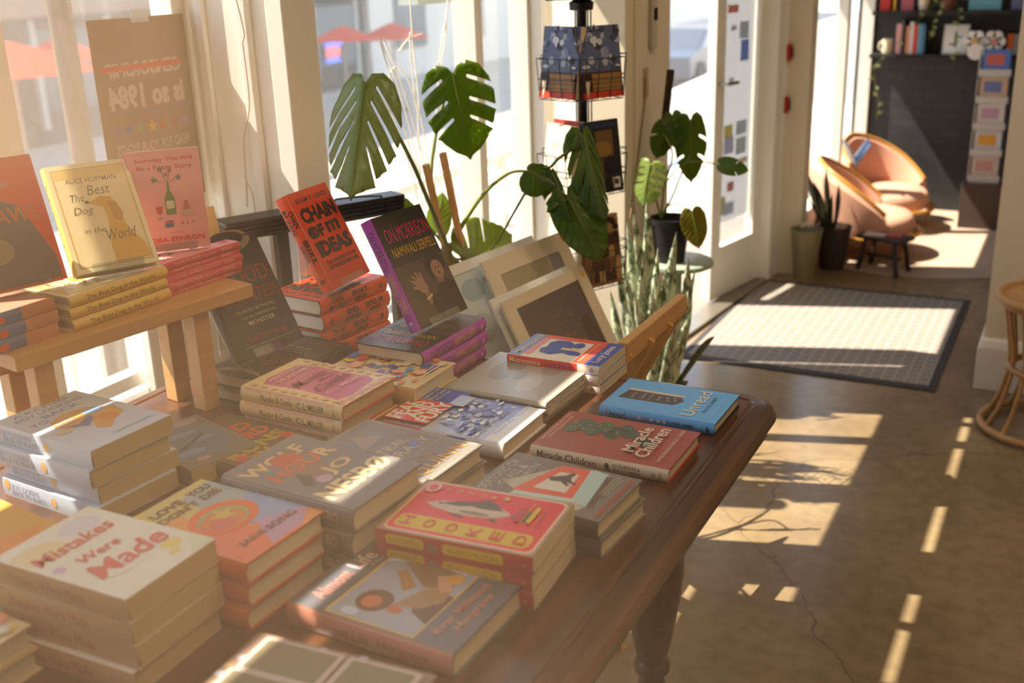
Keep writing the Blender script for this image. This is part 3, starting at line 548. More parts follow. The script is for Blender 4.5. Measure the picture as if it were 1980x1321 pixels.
design('wolf', .155, .234, .0345, True, '7b726c', '67584c', front=[('e', .45, .6, .18, .16, '8a6a54'), ('p', [(.2, .38), (.35, .5), (.3, .6), (.15, .45)], '55483e'), ('t', 'WOLF', .42, .84, .78, .13, CR, .03), ('e', .5, .78, .16, .1, 'b8512c'), ('t', 'HOUR', .5, .66, .78, .13, OR, .03), ('t', 'R', .82, .66, .18, .13, CR, .03), ('t', 'JO', .62, .44, .36, .14, CR, .03), ('t', 'NESBØ', .5, .25, .9, .17, 'd8c08e', .035), ('e', .35, .4, .08, .05, 'b89aa0')],
    sp=[('t', 'WOLF HOUR', .32, .5, .4, .5, 'a39078', .02), ('t', 'JO NESBO', .75, .5, .3, .5, 'a39078', .02)])
design('astral', .152, .231, .0285, True, '857c74', '6c6258', front=[('R', .03, .02, .97, .98, .004, 'a89a80'), ('R', .045, .03, .955, .97, .004, '857c74'), ('t', 'THE', .22, .62, .16, .05, 'cdbfa6'), ('t', 'ASTRAL', .42, .54, .66, .085, 'cdbfa6', -.005), ('t', 'LIBRARY', .5, .42, .78, .085, 'cdbfa6', -.005), ('r', .04, .315, .96, .322, 'b5a68c'), ('e', .5, .74, .3, .09, '7b8088'), ('R', .62, .4, .74, .46, .002, '6a86c0'), ('p', [(.3, .66), (.5, .9), (.7, .7)], '9a8c7c'), ('t', 'KATE', .4, .24, .4, .06, 'b98a5a'), ('t', 'QUINN', .5, .12, .82, .11, 'dda455', .005)])
design('seasons', .141, .211, .028, True, '746a60', '574c44', front=[('p', [(.02, .5), (.34, .86), (.86, .6), (.98, .34), (.92, .22), (.26, .16), (.1, .2)], 'b5ab92'), ('p', [(.12, .72), (.86, .62), (.95, .36), (.24, .26)], 'b9cbc4'), ('p', [(.2, .74), (.92, .6), (.95, .38), (.3, .3)], 'd8563a'), ('p', [(.34, .62), (.78, .56), (.8, .42), (.38, .38)], 'cfc8b4'), ('p', [(.26, .3), (.95, .36), (.95, .24), (.2, .17)], 'a9c0ba'), ('p', [(.22, .17), (.9, .24), (.9, .2), (.22, .12)], '5a4a3c'),
    ('p', [(.55, .56), (.62, .6), (.72, .5), (.82, .47), (.78, .44), (.7, .45), (.62, .42), (.6, .37), (.57, .38), (.6, .46), (.54, .41), (.51, .42), (.58, .49)], '4b3a34'), ('t', 'SEASONS OF', .45, .93, .74, .07, 'b8ad9c', .01), ('t', 'GLASS &', .5, .84, .5, .07, 'b8ad9c', .01), ('t', 'IRON', .68, .76, .3, .06, 'b8ad9c', .01), ('r', .5, .14, .95, .146, 'b9ab92'), ('r', .5, .165, .92, .171, 'b9ab92'), ('r', .5, .115, .9, .121, 'b9ab92'), ('t', 'AMAL EL-MOHTAR', .5, .05, .86, .045, 'b4513c', .02)])
RM = 'cc5a44'
design('mistakes', .146, .213, .031, False, 'dcd2bc', 'b79066', front=[('e', .2, .8, .25, .12, 'd6c690'), ('e', .7, .85, .2, .1, 'cfc6c6'), ('e', .8, .2, .1, .05, 'd9c25c'), ('e', .72, .12, .06, .03, 'd9c25c'), ('e', .1, .55, .05, .04, 'cba6bc'), ('e', .35, .3, .2, .1, 'd9d0c2'), ('p', [(.75, .02), (1, .02), (1, .2), (.85, .1)], 'cfd0a6'),
    ('t', 'Mistakes', .46, .72, .8, .12, RM, .02, 0, .2), ('t', 'Were', .46, .52, .4, .09, RM, .015, 0, .2), ('t', 'Made', .52, .34, .76, .17, RM, .02, 0, .2)], sp=[('t', 'Mistakes Were Made', .4, .5, .6, .5, 'a8644a')], page=M_PAGE_TAN)
BT = '7f8fb4'
design('blackto', .152, .229, .03, False, 'c6ccd4', 'b5bcc6', front=[('t', "A RATHER", .5, .93, .7, .045, BT, .01), ('t', 'BOY LOOKING', .5, .85, .8, .055, BT, .02), ('t', 'BACK', .55, .76, .46, .065, BT, .02), ('t', 'TO', .2, .68, .2, .06, BT, .02), ('p', [(.25, .62), (.45, .7), (.72, .66), (.9, .5), (.86, .36), (.66, .3), (.5, .2), (.42, .28), (.5, .4), (.3, .45), (.2, .52)], 'd8a560'), ('e', .35, .56, .12, .07, 'c6a488'), ('p', [(.22, .48), (.42, .36), (.6, .46), (.6, .52), (.4, .44)], '7a7ca8'), ('e', .7, .56, .12, .06, '8fb0cc'), ('e', .68, .38, .1, .07, 'd99040'), ('e', .2, .42, .1, .04, 'cdb8a0'), ('r', .4, .1, .9, .125, 'a8bcd4')],
    sp=[('t', 'BOY LOOKING', .25, .66, .3, .3, '8390ad', .01), ('t', 'BACK TO BLACK', .28, .32, .36, .3, '8390ad', .01), ('e', .55, .5, .03, .3, 'd2a468'), ('e', .05, .7, .03, .3, 'cf9a5c')], page=M_PAGE_TAN)
design('sunfield', .15, .23, .03, False, 'd19a3e', 'a39a50', front=[('p', [(0, .7), (.5, .6), (1, .8), (1, 1), (0, 1)], 'b3a04c'), ('p', [(0, 0), (1, 0), (1, .2), (.5, .1), (0, .16)], '9c9c58'), ('p', [(.1, .2), (.7, .15), (.9, .35), (.4, .45)], 'd98a40')])
design('bigtype', .155, .23, .03, True, '6f5a42', '5c4a36', front=[('t', 'WE', .3, .86, .4, .13, 'b59a3c', .04), ('t', 'WILD', .5, .72, .8, .14, 'c85a3c', .05), ('t', 'WORD', .52, .55, .8, .15, 'cc5c44', .05), ('t', 'RUNS', .5, .38, .84, .14, 'b5993a', .05), ('t', 'ON', .3, .24, .4, .12, 'bf8a3a', .05), ('e', .85, .3, .08, .06, 'c85a3c'), ('e', .15, .3, .08, .05, 'c8605a'), ('t', 'A NOVEL IN VOICES', .5, .1, .8, .04, '9fb4bc', .01)])
design('seablue', .13, .198, .032, False, '7d7a6c', '7a6444', front=[('p', [(.05, .2), (.6, .1), (.95, .35), (.9, .75), (.5, .9), (.1, .7)], '71828c'), ('e', .3, .3, .2, .06, '8097b8'), ('e', .6, .5, .2, .05, '7f93a8'), ('e', .45, .68, .25, .05, '8a9aa4'), ('e', .7, .9, .2, .06, 'a39c8c'), ('e', .3, .12, .1, .04, 'b09c84'), ('p', [(.2, .4), (.7, .6), (.72, .56), (.24, .36)], '5c6468')], page=M_PAGE_TAN)
SW = []
for i, (a, b, c_, d_) in enumerate(((.08, .52, .5, .92), (.56, .5, .92, .9), (.1, .08, .46, .44), (.55, .08, .92, .42))):
    SW += [('R', a - .03, b - .03, c_ + .03, d_ + .03, .004, 'b9aaa0'), ('R', a, b, c_, d_, .003, '7d7258')]
SC = []
for i in range(26):
    t_ = i / 26 * 2 * PI; SC += [('e', .5 + .49 * math.cos(t_) * (1 if abs(math.cos(t_)) > .7 else .97), .5 + .48 * math.sin(t_), .035, .024, 'aaa0a8' if i % 2 else 'a8865c')]
design('mirrors', .15, .237, .03, True, '8d7464', '8a6a4c', front=SC + [('e', .52, .48, .05, .3, '9a90a0'), ('e', .5, .49, .3, .028, '9a90a0')] + SW + [('e', .52, .47, .05, .035, 'a5865c'), ('e', .52, .47, .02, .015, '70688c')])
design('riserleft', .14, .2, .021, False, 'b9836a', '7f8aa8', sp=[('r', 0, 0, .3, 1, 'b9c3dc'), ('r', .3, .0, .7, .6, '6b7aa4'), ('e', .5, .4, .05, .3, 'd9643c'), ('r', .7, 0, 1, 1, 'c98a60')], page=M_PAGE_TAN)

# ------------------------------------------------------------------ big display table
tb = empty('display_table', (-.63, 1.72, 0), label='long dark brown wooden table with moulded edge carrying the stacks of books', cat='table')
def rrect(x0, y0, x1, y1, r, off, n=8):
    pts = []
    for cx, cy, a0 in ((x1 - r, y1 - r, 0), (x0 + r, y1 - r, 90), (x0 + r, y0 + r, 180), (x1 - r, y0 + r, 270)):
        for k in range(n + 1):
            a = math.radians(a0 + 90 * k / n); pts.append((cx + (r + off) * math.cos(a), cy + (r + off) * math.sin(a)))
    return pts
def loft(mb, prof, m, box_, r, base=(0, 0)):
    rings = [rrect(*box_, r, o) for o, z in prof]; n = len(rings[0]); vs_ = [(x - base[0], y - base[1], z) for ring, (o, z) in zip(rings, prof) for x, y in ring]
    fs = [(i * n + k, i * n + (k + 1) % n, (i + 1) * n + (k + 1) % n, (i + 1) * n + k) for i in range(len(prof) - 1) for k in range(n)]
    fs += [tuple(range(n)), tuple(range((len(prof) - 1) * n, len(prof) * n))]
    return mb.add(vs_, fs, m)
TB = (-1.585, -.5, -.432, 1.875); OB = (-.63, 1.72)
t1 = loft(MB(), [(-.052, TH), (-.05, TH), (-.047, TH - .003), (-.042, TH - .003), (-.038, TH - .0005), (-.018, TH - .002), (-.006, TH - .008), (0, TH - .018), (0, TH - .026), (-.006, TH - .034), (-.016, TH - .037), (-.018, TH - .046)], M_TABLE, TB, .07, OB)
t1.build('tabletop', tb)
ap = loft(MB(), [(-.03, TH - .046), (-.03, .70), (-.024, .697), (-.02, .692), (-.024, .687), (-.032, .684), (-.036, .68)], M_TABLE, TB, .045, OB); ap.build('apron', tb)
LEG = [(.034, 0), (.045, .03), (.05, .07), (.047, .11), (.036, .15), (.026, .178), (.026, .2), (.036, .207), (.037, .222), (.029, .232), (.039, .28), (.052, .36), (.06, .43), (.057, .5), (.046, .55), (.05, .58), (.05, .60)]
for lx, ly in ((-.63, 1.72), (-1.45, 1.72), (-.63, .0)):
    l = MB().lathe(LEG, M_TABLE, (lx - OB[0], ly - OB[1], 0)); l.box((lx - OB[0] - .052, ly - OB[1] - .052, .60), (lx - OB[0] + .052, ly - OB[1] + .052, .70), M_TABLE); l.build('leg', tb)

# ------------------------------------------------------------------ riser shelf on the table, at the window side
RX, RY, RZ = -1.365, 1.045, TH
RT = .98
rs = empty('display_riser', (-1.43, 1.042, TH), math.radians(-9.6), label='light wooden riser shelf on the table, at the left by the bay window', cat='shelf')
MB().box((-.2, 0, RT - TH - .027), (0, .473, RT - TH), M_PINE).build('shelf_board', rs, .003)
MB().box((-.12, .02, RT - TH - .06), (-.10, .453, RT - TH - .027), M_PINE).build('rail', rs, .002)
for lx in (-.05, -.135):
    for ly in (.035, .345): MB().box((lx, ly, 0), (lx + .034, ly + .034, RT - TH - .027), M_PINE).build('leg', rs, .002)

# acrylic stand under a tilted book
M_ACR = glass('clear_acrylic')
M_ACR.node_tree.nodes['Mix Shader'].inputs[0].default_value = .16
def book_stand(key, M, label, depth=.1):
    """clear bent sheet: back support, sloping rest, front lip"""
    d = D[key]; w = d['w'] * .62; x0 = d['w'] * .19; t = d['t']; s = MB(); g = M_ACR
    s.box((x0, .0, -.003), (x0 + w, .15, -.0005), g, M).box((x0, -.0028, -.003), (x0 + w, -.0004, t + .004), g, M).box((x0, -.0028, t + .002), (x0 + w, .014, t + .004), g, M)
    z0 = (M @ V(0, 0, 0)).z
    a = M @ V(x0, .148, -.002); b = M @ V(x0 + w, .148, -.002); Nh = (M.to_3x3() @ V(0, 0, 1)); Nh.z = 0; Nh.normalize()
    zb = z0 - .003 + .0005
    a2 = V(a.x, a.y, zb) - Nh * .004; b2 = V(b.x, b.y, zb) - Nh * .004
    for p, q in ((a, a2), (b, b2)): pass
    s.add([a, b, b2, a2, a - Nh * .002, b - Nh * .002, b2 - Nh * .002, a2 - Nh * .002], [(0, 1, 2, 3), (7, 6, 5, 4), (0, 4, 5, 1), (1, 5, 6, 2), (2, 6, 7, 3), (3, 7, 4, 0)], g)
    return tag(s.build('book_stand'), label, 'book stand')

# ------------------------------------------------------------------ books lying on the table
B_ = 'book'
def S(*a, **k): return stack(*a, **k)
S('unread', -.496, 1.652, 89.4, 1, ['sky blue hardcover with a dark drawn book on its cover, by the rounded table corner'])
S('miracle', -.507, 1.452, 89.9, 1, ['rust red hardcover with a green tree shape and pale grey spine lying on the table'])
S('fury', -.781, 1.424, 89.5, 1, ['glossy hardcover with blue photo collage and white title on a red block'])
for i, (dx, dy) in enumerate(((0, 0), (.006, -.004), (-.004, .003))):
    pass
S('matrescence', -.750, 1.748, 90.1, 3, ['orange spined paperback in the far edge stack', 'orange spined paperback with a blue figure cover, topmost at the far table edge'], group='orange spined paperbacks')
S('silver', -.782, 1.588, 89.0, 3, ['thin grey picture book beside the blue collage hardcover', 'topmost thin grey picture book with glossy plain cover beside the orange spined stack'], group='thin grey picture books')
S('hooked', -.541, 1.049, 94.2, 3, ['red paperback of the fish cover stack at the table edge', 'red book with a fish and yellow lettered band on its cover, topmost'], group='red fish cover books')
S('almost', -.563, .889, 88.0, 1, ['slate blue hardcover with salmon lettering and a painted scene on its cover'])
S('antique', -1.040, 1.345, 87.7, 3, ['cream hardcover with handwritten style spine in the pink cover stack', 'cream bordered book with a pink centre on its cover, top of its stack'], group='cream and pink hardcovers')
S('lovedie', -.838, .868, 88.5, 3, ['orange spined book below the sunset coloured cover', 'yellow, orange and lilac cover book with a round orange picture, top of its stack'], group='sunset coloured books')
S('wolf', -.786, 1.020, 87.4, 3, ['grey cover thriller of the stack in the table middle', 'grey cover book with thick cream and orange letters, top of its stack'], group='grey thriller books')
S('astral', -.790, 1.203, 86.5, 2, ['grey brown book under the gold lettered one', 'grey brown cover book with gold lettering at its foot, behind the thick lettered thriller'], group='gold lettered books')
S('seasons', -.517, 1.200, 86.4, 2, ['dark book beneath the triangle frame cover', 'dark grey brown book with a red and pale triangular frame on its cover'], group='triangle cover books')
S('mistakes', -.872, .712, 90.7, 4, ['thick pale paperback in the stack at the lower left', 'pale cream book with red handwritten title, top of the lower left stack'], group='pale handwritten title books')
S('blackto', -1.225, .985, 86.3, 4, ['pale blue grey paperback in the tall stack at the left', 'white and blue book with an orange painted figure, top of the tall left stack'], group='pale blue paperbacks', jit=.007)
S('patchwork', -1.000, 1.505, 89.8, 2, ['multicoloured hardcover underneath the patchwork cover one', 'patchwork coloured cover book half hidden behind the pink cover stack'], group='patchwork cover books')
S('bigtype', -1.075, 1.175, 86.8, 1, ['brown cover book with thick yellow and red letters in the hazy middle left'])
S('seablue', -1.187, 1.133, 74.0, 1, ['chunky book with sea blue brushwork cover beside the tall pale stack'])
S('sunfield', -1.150, .730, 83.0, 2, ['yellow and green book under the orange field one', 'yellow orange cover book with green edges at the far left'], group='yellow field books')
S('mirrors', -.552, .702, 94.2, 1, ['book with ornate mirror frames on its cover, nearest the camera'])
S('patchwork', -1.02, .555, 90, 2, ['colourful book at the very bottom left', 'colourful book peeking in at the bottom left corner'], group='bottom left books')

# stacks that carry a tilted copy
zt = S('kendi', -1.318, 1.893, 174.6, 4, ['bright orange hardcover with heavy black spine lettering', 'bright orange hardcover right under the tilted orange copy'], group='orange hardcovers', flips=(1,), jr=.6)
ks = stand(-1.345, 1.708, zt + .004, 93.8, 26.8); make_book('kendi', ks, 'bright orange hardcover tilted up on display on the orange stack'); book_stand('kendi', ks, 'clear acrylic stand holding up the tilted orange hardcover')
zm = S('morrison', -1.044, 1.839, 178.8, 3, ['black hardcover with magenta purple spine', 'black hardcover with purple lettering right under the tilted portrait copy'], group='magenta spined hardcovers', jr=.8)
ms = stand(-1.116, 1.678, zm + .004, 84.0, 27.8); make_book('morrison', ms, 'black hardcover with purple spine and a portrait photo, tilted up on display'); book_stand('morrison', ms, 'clear acrylic stand under the tilted black hardcover with purple spine')
zc = S('countess', -1.255, 1.665, 176.0, 2, ['dark brown hardcover under the displayed black one', 'dark hardcover right beneath the tilted black book with red lettering'], group='dark brown hardcovers')
cs_ = stand(-1.379, 1.464, zc + .004, 82.5, 28.5); make_book('countess', cs_, 'near black hardcover with red lettering tilted up beside the riser'); book_stand('countess', cs_, 'clear acrylic stand under the tilted black book with red lettering')

# on the riser
zp = S('ephron', -1.418, 1.558, 175.5, 5, ['thin pink paperback stacked at the right end of the riser', 'thin pink paperback lying right under the displayed pink one'], group='thin pink paperbacks', z0=RT)
es = stand(-1.520, 1.405, zp + .004, 50, 3); make_book('ephron', es, 'pink paperback with red title and a green bottle, standing on the riser'); book_stand('ephron', es, 'clear acrylic stand holding the pink paperback')
zh = S('hoffman', -1.430, 1.375, 177, 3, ['cream hardcover stacked in the middle of the riser', 'cream hardcover lying right under the displayed yellow dog book'], group='cream hardcovers', z0=RT)
hs = stand(-1.498, 1.237, zh + .004, 62, 37); make_book('hoffman', hs, 'cream hardcover with a yellow dog drawing, tilted up on the riser'); book_stand('hoffman', hs, 'clear acrylic stand holding the yellow dog book')
zr = S('riserleft', -1.455, 1.150, 176, 3, ['blue and red spined book at the left end of the riser', 'blue and red spined book lying under the displayed orange one'], group='books at the left riser end', z0=RT)
c2 = stand(-1.548, 1.085, zr + .004, 73, 19); make_book('crawl', c2, 'orange and brown cover book tilted up at the left edge of the riser'); book_stand('crawl', c2, 'clear acrylic stand under the orange and brown book')
# little price card behind the pink paperback
pc = MB(); Mc = stand(-1.53, 1.60, RT, 70, 15)
pc.box((0, 0, 0), (.03, .11, .001), mat('manila_card', 'd8b878', .8), Mc); tag(pc.build('price_card'), 'small tan card sticking up beside the pink paperback', 'card')

# ------------------------------------------------------------------ black slatted bench back behind the table
bn = empty('metal_bench', (-1.66, 2.09, 0), label='black metal bench with grooved top rail standing between the pillar and the table', cat='bench')
A_ = V(-.10, -.21, 0); Bv = V(.115, .21, 0); dv = (Bv - A_).normalized(); nv = V(dv.y, -dv.x, 0)
def bseg(m_, a, b, z0, z1, o0, o1):
    p = [A_ + dv * a + nv * o0, A_ + dv * b + nv * o0, A_ + dv * b + nv * o1, A_ + dv * a + nv * o1]
    m_.add([(q.x, q.y, z) for z in (z0, z1) for q in p], [(3, 2, 1, 0), (4, 5, 6, 7), (0, 1, 5, 4), (1, 2, 6, 5), (2, 3, 7, 6), (3, 0, 4, 7)], M_BLACKWOOD)
LB = .475
r_ = MB(); bseg(r_, 0, LB, .972, .985, -.035, .035)
for i in range(3): bseg(r_, 0, LB, .939 + .011 * i, .948 + .011 * i, -.03, .031)
bseg(r_, 0, LB, .937, .972, -.028, .025); r_.build('top_rail', bn, .002)
for a in (.02, .13, .25, LB - .035):
    q = MB(); bseg(q, a, a + .03, .0 if a in (.02, LB - .035) else .45, .94, -.015, .015); q.build('leg' if a in (.02, LB - .035) else 'slat', bn, .002)
q = MB(); bseg(q, 0, LB, .42, .46, -.2, .02); q.build('seat', bn, .002)
cb = MB(); cb.tube([(-1.62, 2.06, .99), (-1.60, 2.12, 1.0), (-1.575, 2.18, .996), (-1.55, 2.235, .988), (-1.53, 2.24, .95), (-1.53, 2.235, .8)], .0025, M_BLACKWOOD, 8); tag(cb.build('power_cord'), 'thin black cord lying over the black bench rail', 'cord')

# ------------------------------------------------------------------ matted prints in a wooden rack behind the table
M_MAT = mat('cream_mat_board', 'd8cbb2', .7); M_WMAT = mat('white_mat_board', 'e4e2dc', .6); M_SLV = mat('print_sleeve_edge', 'efeeea', .25)
rk = empty('print_rack', (-.98, 2.2, 0), label='light wooden V shaped rack behind the table holding the matted prints', cat='rack')
for nm, sgn, top in (('back_panel', -1, .72), ('front_panel', 1, .75)):
    p = MB(); x1 = sgn * .175 if sgn > 0 else -.30; y0, y1 = -.2, .18
    def Q(y, f): return V(x1 * f, y, .42 + (top - .42) * f)
    up_ = V(0, 1, 0)
    p.bar(Q(y0, 1), Q(y1, 1), .022, .045, M_PINE); p.bar(Q(y0, .0), Q(y1, .0), .022, .04, M_PINE)
    for f_ in (y0 + .015, y0 + .13, y0 + .25, y1 - .015): p.bar(Q(f_, 0), Q(f_, 1), .012, .055 if f_ > y0 + .1 and f_ < y1 - .1 else .035, M_PINE, up=(1, 0, .5))
    p.build(nm, rk, .002)
for yy in (-.18, .16):
    for s1, s2 in ((-.16, .12), (.16, -.12)): MB().bar((s1, yy, 0), (s2 * .6, yy, .46), .03, .02, M_PINE, up=(0, 1, 0)).build('leg', rk)
def matted(x, y, z, w, h, yaw, lean, m_, art, label, sticker=True, inset=(.12, .16, .1)):
    """TL corner given; the print leans back"""
    a = math.radians(yaw); l = math.radians(lean); X = V(math.cos(a), math.sin(a), 0); Nh = V(math.sin(a), -math.cos(a), 0)
    Y = math.cos(l) * V(0, 0, 1) - math.sin(l) * Nh; o_ = V(x, y, z) - Y * h; Z = math.cos(l) * Nh + math.sin(l) * V(0, 0, 1)
    Mx = Matrix((X, Y, Z)).transposed().to_4x4(); Mx.translation = o_
    r = empty('matted_print', mat=Mx, label=label, cat='print', group='matted prints in the rack')
    i_, j_, k_ = inset; f = MB()
    a0, a1, b0, b1 = i_ * w, (1 - i_) * w, j_ * h, (1 - k_) * h
    f.box((0, 0, 0), (w, b0, .004), m_).box((0, b1, 0), (w, h, .004), m_).box((0, b0, 0), (a0, b1, .004), m_).box((a1, b0, 0), (w, b1, .004), m_).box((0, 0, -.002), (w, h, 0), M_SLV)
    f.build('mat_board', r)
    pic = MB(); put_art(pic, art, a1 - a0, b1 - b0, lambda u, v, k: (a0 + u, b0 + v, .0008 + .0001 * k), .35); pic.box((a0 - .001, b0 - .001, 0), (a1 + .001, b1 + .001, .0006), C('4c433d')); pic.build('picture', r)
    if sticker:
        st = MB(); st.add([(w * .955 + .008 * math.cos(q * PI / 8), h * .93 + .008 * math.sin(q * PI / 8), .0045) for q in range(16)], [tuple(range(16))], C('d9ab2a')); st.build('price_sticker', r)
    return r
NIGHT = [('r', 0, 0, 1, 1, '5b4f4c'), ('e', .25, .35, .2, .16, '3c2c22'), ('p', [(0, 0), (.16, .5), (.3, .3), (.4, .1), (.4, 0)], '3a2b22'), ('p', [(.3, 0), (.72, .36), (.95, .1), (1, 0)], '9c7848'), ('p', [(.78, 0), (.84, .45), (.9, .62), (.97, .4), (1, 0)], '463a30'), ('e', .86, .4, .08, .2, '4c3e32'), ('r', .1, .22, .3, .24, 'b38a50'), ('e', .4, .46, .3, .02, '6d5c50')] + [('e', rc.uniform(.4, .98), rc.uniform(.3, .8), .006, .008, 'a59070') for i in range(30)]
matted(-1.123, 2.052, .808, .356, .28, 83, 28.6, M_MAT, NIGHT, 'cream matted dark night scene print, frontmost in the wooden rack')
matted(-1.150, 2.050, .812, .33, .28, 83, 28.6, M_WMAT, [('r', 0, 0, 1, 1, 'b8b4a8')], 'white backed print just behind the dark night scene one', False)
matted(-1.235, 2.165, .862, .356, .28, 82, 27, M_MAT, [('r', 0, 0, 1, 1, 'a39878'), ('r', .78, .4, .82, 1, 'b8a88c'), ('r', .82, .3, 1, 1, '8a8888')], 'cream matted olive toned print, second row of the rack', True, (.14, .1, .16))
matted(-1.285, 2.03, .868, .40, .28, 82, 27, M_WMAT, [('r', 0, 0, 1, 1, 'c4d0d2'), ('e', .25, .8, .12, .12, '9ab0b8'), ('e', .2, .4, .12, .16, 'b0bcb8'), ('r', .5, .2, .9, .85, 'e3e6e4'), ('e', .45, .85, .08, .05, '88a4b4')], 'white matted pale blue print at the back left of the rack', False, (.05, .08, .09))

# ------------------------------------------------------------------ plants
def leaf_mat(name, c, tc_, sh=.55):
    return mat(name, c, .28, spec=.5, trans=(sh, tc_), noise=(14, .35, tuple(int(int(c[i:i + 2], 16) * .8) for i in (0, 2, 4))))
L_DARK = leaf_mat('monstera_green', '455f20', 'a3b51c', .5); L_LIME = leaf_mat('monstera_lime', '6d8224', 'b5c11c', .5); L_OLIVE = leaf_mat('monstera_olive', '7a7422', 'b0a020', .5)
L_STEM = mat('petiole_green', '74803a', .4, trans=(.25, 'a0a840')); L_TRUNK = mat('plant_trunk', '8a7a4a', .7, noise=(30, .6, '5a4a2a'))
def monstera_leaf(name, parent, base, tip, normal, W, m, cuts=((.30, .8), (.52, .78), (.72, .6)), droop=.12, fold=.12, wave=.02, seed=1, sides=(1, 1), origin=V(0, 0, 0), slant=.13):
    """split leaf lying along base->tip, bending away from its normal"""
    rnd = random.Random(seed); base = V(*base); tip = V(*tip); A = tip - base; L = A.length; A.normalize(); N_ = V(*normal); N_ = (N_ - A * N_.dot(A)).normalized(); B = A.cross(N_)
    prof = [(0, 0), (.14, -.09), (.42, -.13), (.72, -.06), (.93, .10), (1.0, .28), (.97, .46), (.85, .64), (.62, .81), (.34, .94), (.1, 1.0)]
    def side(sg):
        pts = []; k = 0; cs = list(cuts)
        P_ = []
        for i in range(len(prof) - 1):
            for q in range(4): f = q / 4; P_.append((prof[i][0] * (1 - f) + prof[i + 1][0] * f, prof[i][1] * (1 - f) + prof[i + 1][1] * f))
        P_.append(prof[-1]); i = 0
        while i < len(P_):
            u, v = P_[i]
            if cs and v >= cs[0][0] and u > .3:
                c_, dep = cs.pop(0); gap = .055; ui = u * (1 - dep); vi = v - slant * dep
                pts += [(u * sg, v - .01), ((u * .6 + ui * .4) * sg, (v * .6 + vi * .4) - gap * .45), (ui * sg + .03 * sg, vi - gap * .35), (ui * sg, vi), (ui * sg + .04 * sg, vi + gap * .45), ((u * .6 + ui * .4) * sg, (v * .6 + vi * .4) + gap * .55), (u * .99 * sg, v + gap)]
                while i < len(P_) and P_[i][1] < v + gap + .01: i += 1
                continue
            pts.append((u * sg, v)); i += 1
        return pts
    right = side(1) if sides[0] else [(p[0], p[1]) for p in prof]
    left = side(-1) if sides[1] else [(-p[0], p[1]) for p in prof]
    out = right + [(0, 1.06)] + left[::-1][:-1]
    pts2 = [Vector((a, b)) for a, b in out]
    inner = []
    for iu in range(-9, 10):
        for iv in range(-1, 21): inner.append(Vector((iu / 10 + .013 * (iv % 2), iv / 20)))
    n = len(pts2); res = geometry.delaunay_2d_cdt(pts2 + inner, [], [list(range(n))], 1, 1e-5)
    vs_ = []
    for p in res[0]:
        u, v = p.x, p.y
        z = -droop * L * (max(0, v) ** 2) - fold * W * abs(u) ** 1.4 + wave * L * math.sin(v * 9 + u * 3 + seed) * abs(u) + .012 * W * math.cos(v * 40 - abs(u) * 14) * min(1, abs(u) * 3)
        vs_.append(base + A * (v * L) + B * (u * W / 2) + N_ * z - origin)
    mb = MB(); mb.add(vs_, [tuple(f) for f in res[2]], m, True)
    # pale midrib
    mb.tube([base - origin + A * (q / 10 * L) + N_ * (-droop * L * (q / 10) ** 2 + .0012) for q in range(11)], [.0022 * (1 - q / 12) for q in range(11)], L_STEM, 5)
    o = mb.build(name, parent, fix=False); sd_ = o.modifiers.new('thick', 'SOLIDIFY'); sd_.thickness = .0006
    return o
def curve_pts(ps, n=14):
    """smooth path through points"""
    ps = [V(*p) for p in ps]; out = []
    q = [ps[0] * 2 - ps[1]] + ps + [ps[-1] * 2 - ps[-2]]
    for i in range(1, len(q) - 2):
        for k in range(n):
            t = k / n; a, b, c, d = q[i - 1], q[i], q[i + 1], q[i + 2]
            out.append(.5 * ((2 * b) + (c - a) * t + (2 * a - 5 * b + 4 * c - d) * t * t + (3 * b - a - 3 * c + d) * t ** 3))
    return out + [ps[-1]]
def petiole(parent, ps, r0, r1, origin, m=None):
    c = curve_pts([V(*p) - origin for p in ps]); n = len(c)
    return MB().tube(c, [r0 + (r1 - r0) * i / (n - 1) for i in range(n)], m or L_STEM, 8).build('petiole', parent)
PX = -1.45                                                            # plant plane by the window
O1 = V(-1.36, 2.50, 0)
mo = empty('potted_monstera', O1, label='large monstera with split leaves behind the table, tied to wooden stakes', cat='plant')
M_POT1 = mat('terracotta_pot', '9a5c3c', .8, noise=(8, .4, '7a4630'))
MB().lathe([(.09, 0), (.12, .02), (.14, .26), (.15, .27), (.15, .31), (.135, .31), (.13, .27), (.0, .265)], M_POT1, caps=False).build('pot', mo)
crown = at(868, 485, X=PX)
MB().tube(curve_pts([V(0, 0, .27), V(.02, -.03, .5), V(.0, .0, .68), crown - O1 + V(0, 0, -.03), crown - O1 + V(0, 0, .02)]), [.016] * 57, L_TRUNK, 10).build('trunk', mo)
for (tx, ty), (bx, by), X_ in (((856, 296), (905, 540), -1.43), ((823, 318), (880, 560), -1.47)):
    a = at(tx, ty, X=X_); b = at(bx, by, X=X_ + .02); MB().bar(b + (b - a) * .9 - O1, a - O1, .014, .014, M_PINE).build('stake', mo)
def P(px, py, dx=0): return at(px, py, X=PX + dx)
petiole(mo, [crown, P(835, 405), P(790, 300, .03), P(737, 208, .05), P(712, 175, .06)], .0062, .0034, O1)
petiole(mo, [crown, P(840, 420, -.03), P(834, 330, -.05), P(848, 235, -.06), P(868, 165, -.05), P(875, 143, -.012)], .006, .003, O1)
petiole(mo, [crown, P(900, 425, .04), P(940, 370, .06), P(985, 335, .08), P(1022, 331, .1)], .0068, .0034, O1)
def PD(px, py, D=2.66): return at(px, py, D=D)
petiole(mo, [PD(1066, 322), PD(1082, 305), PD(1112, 285), PD(1128, 270)], .004, .0036, O1)
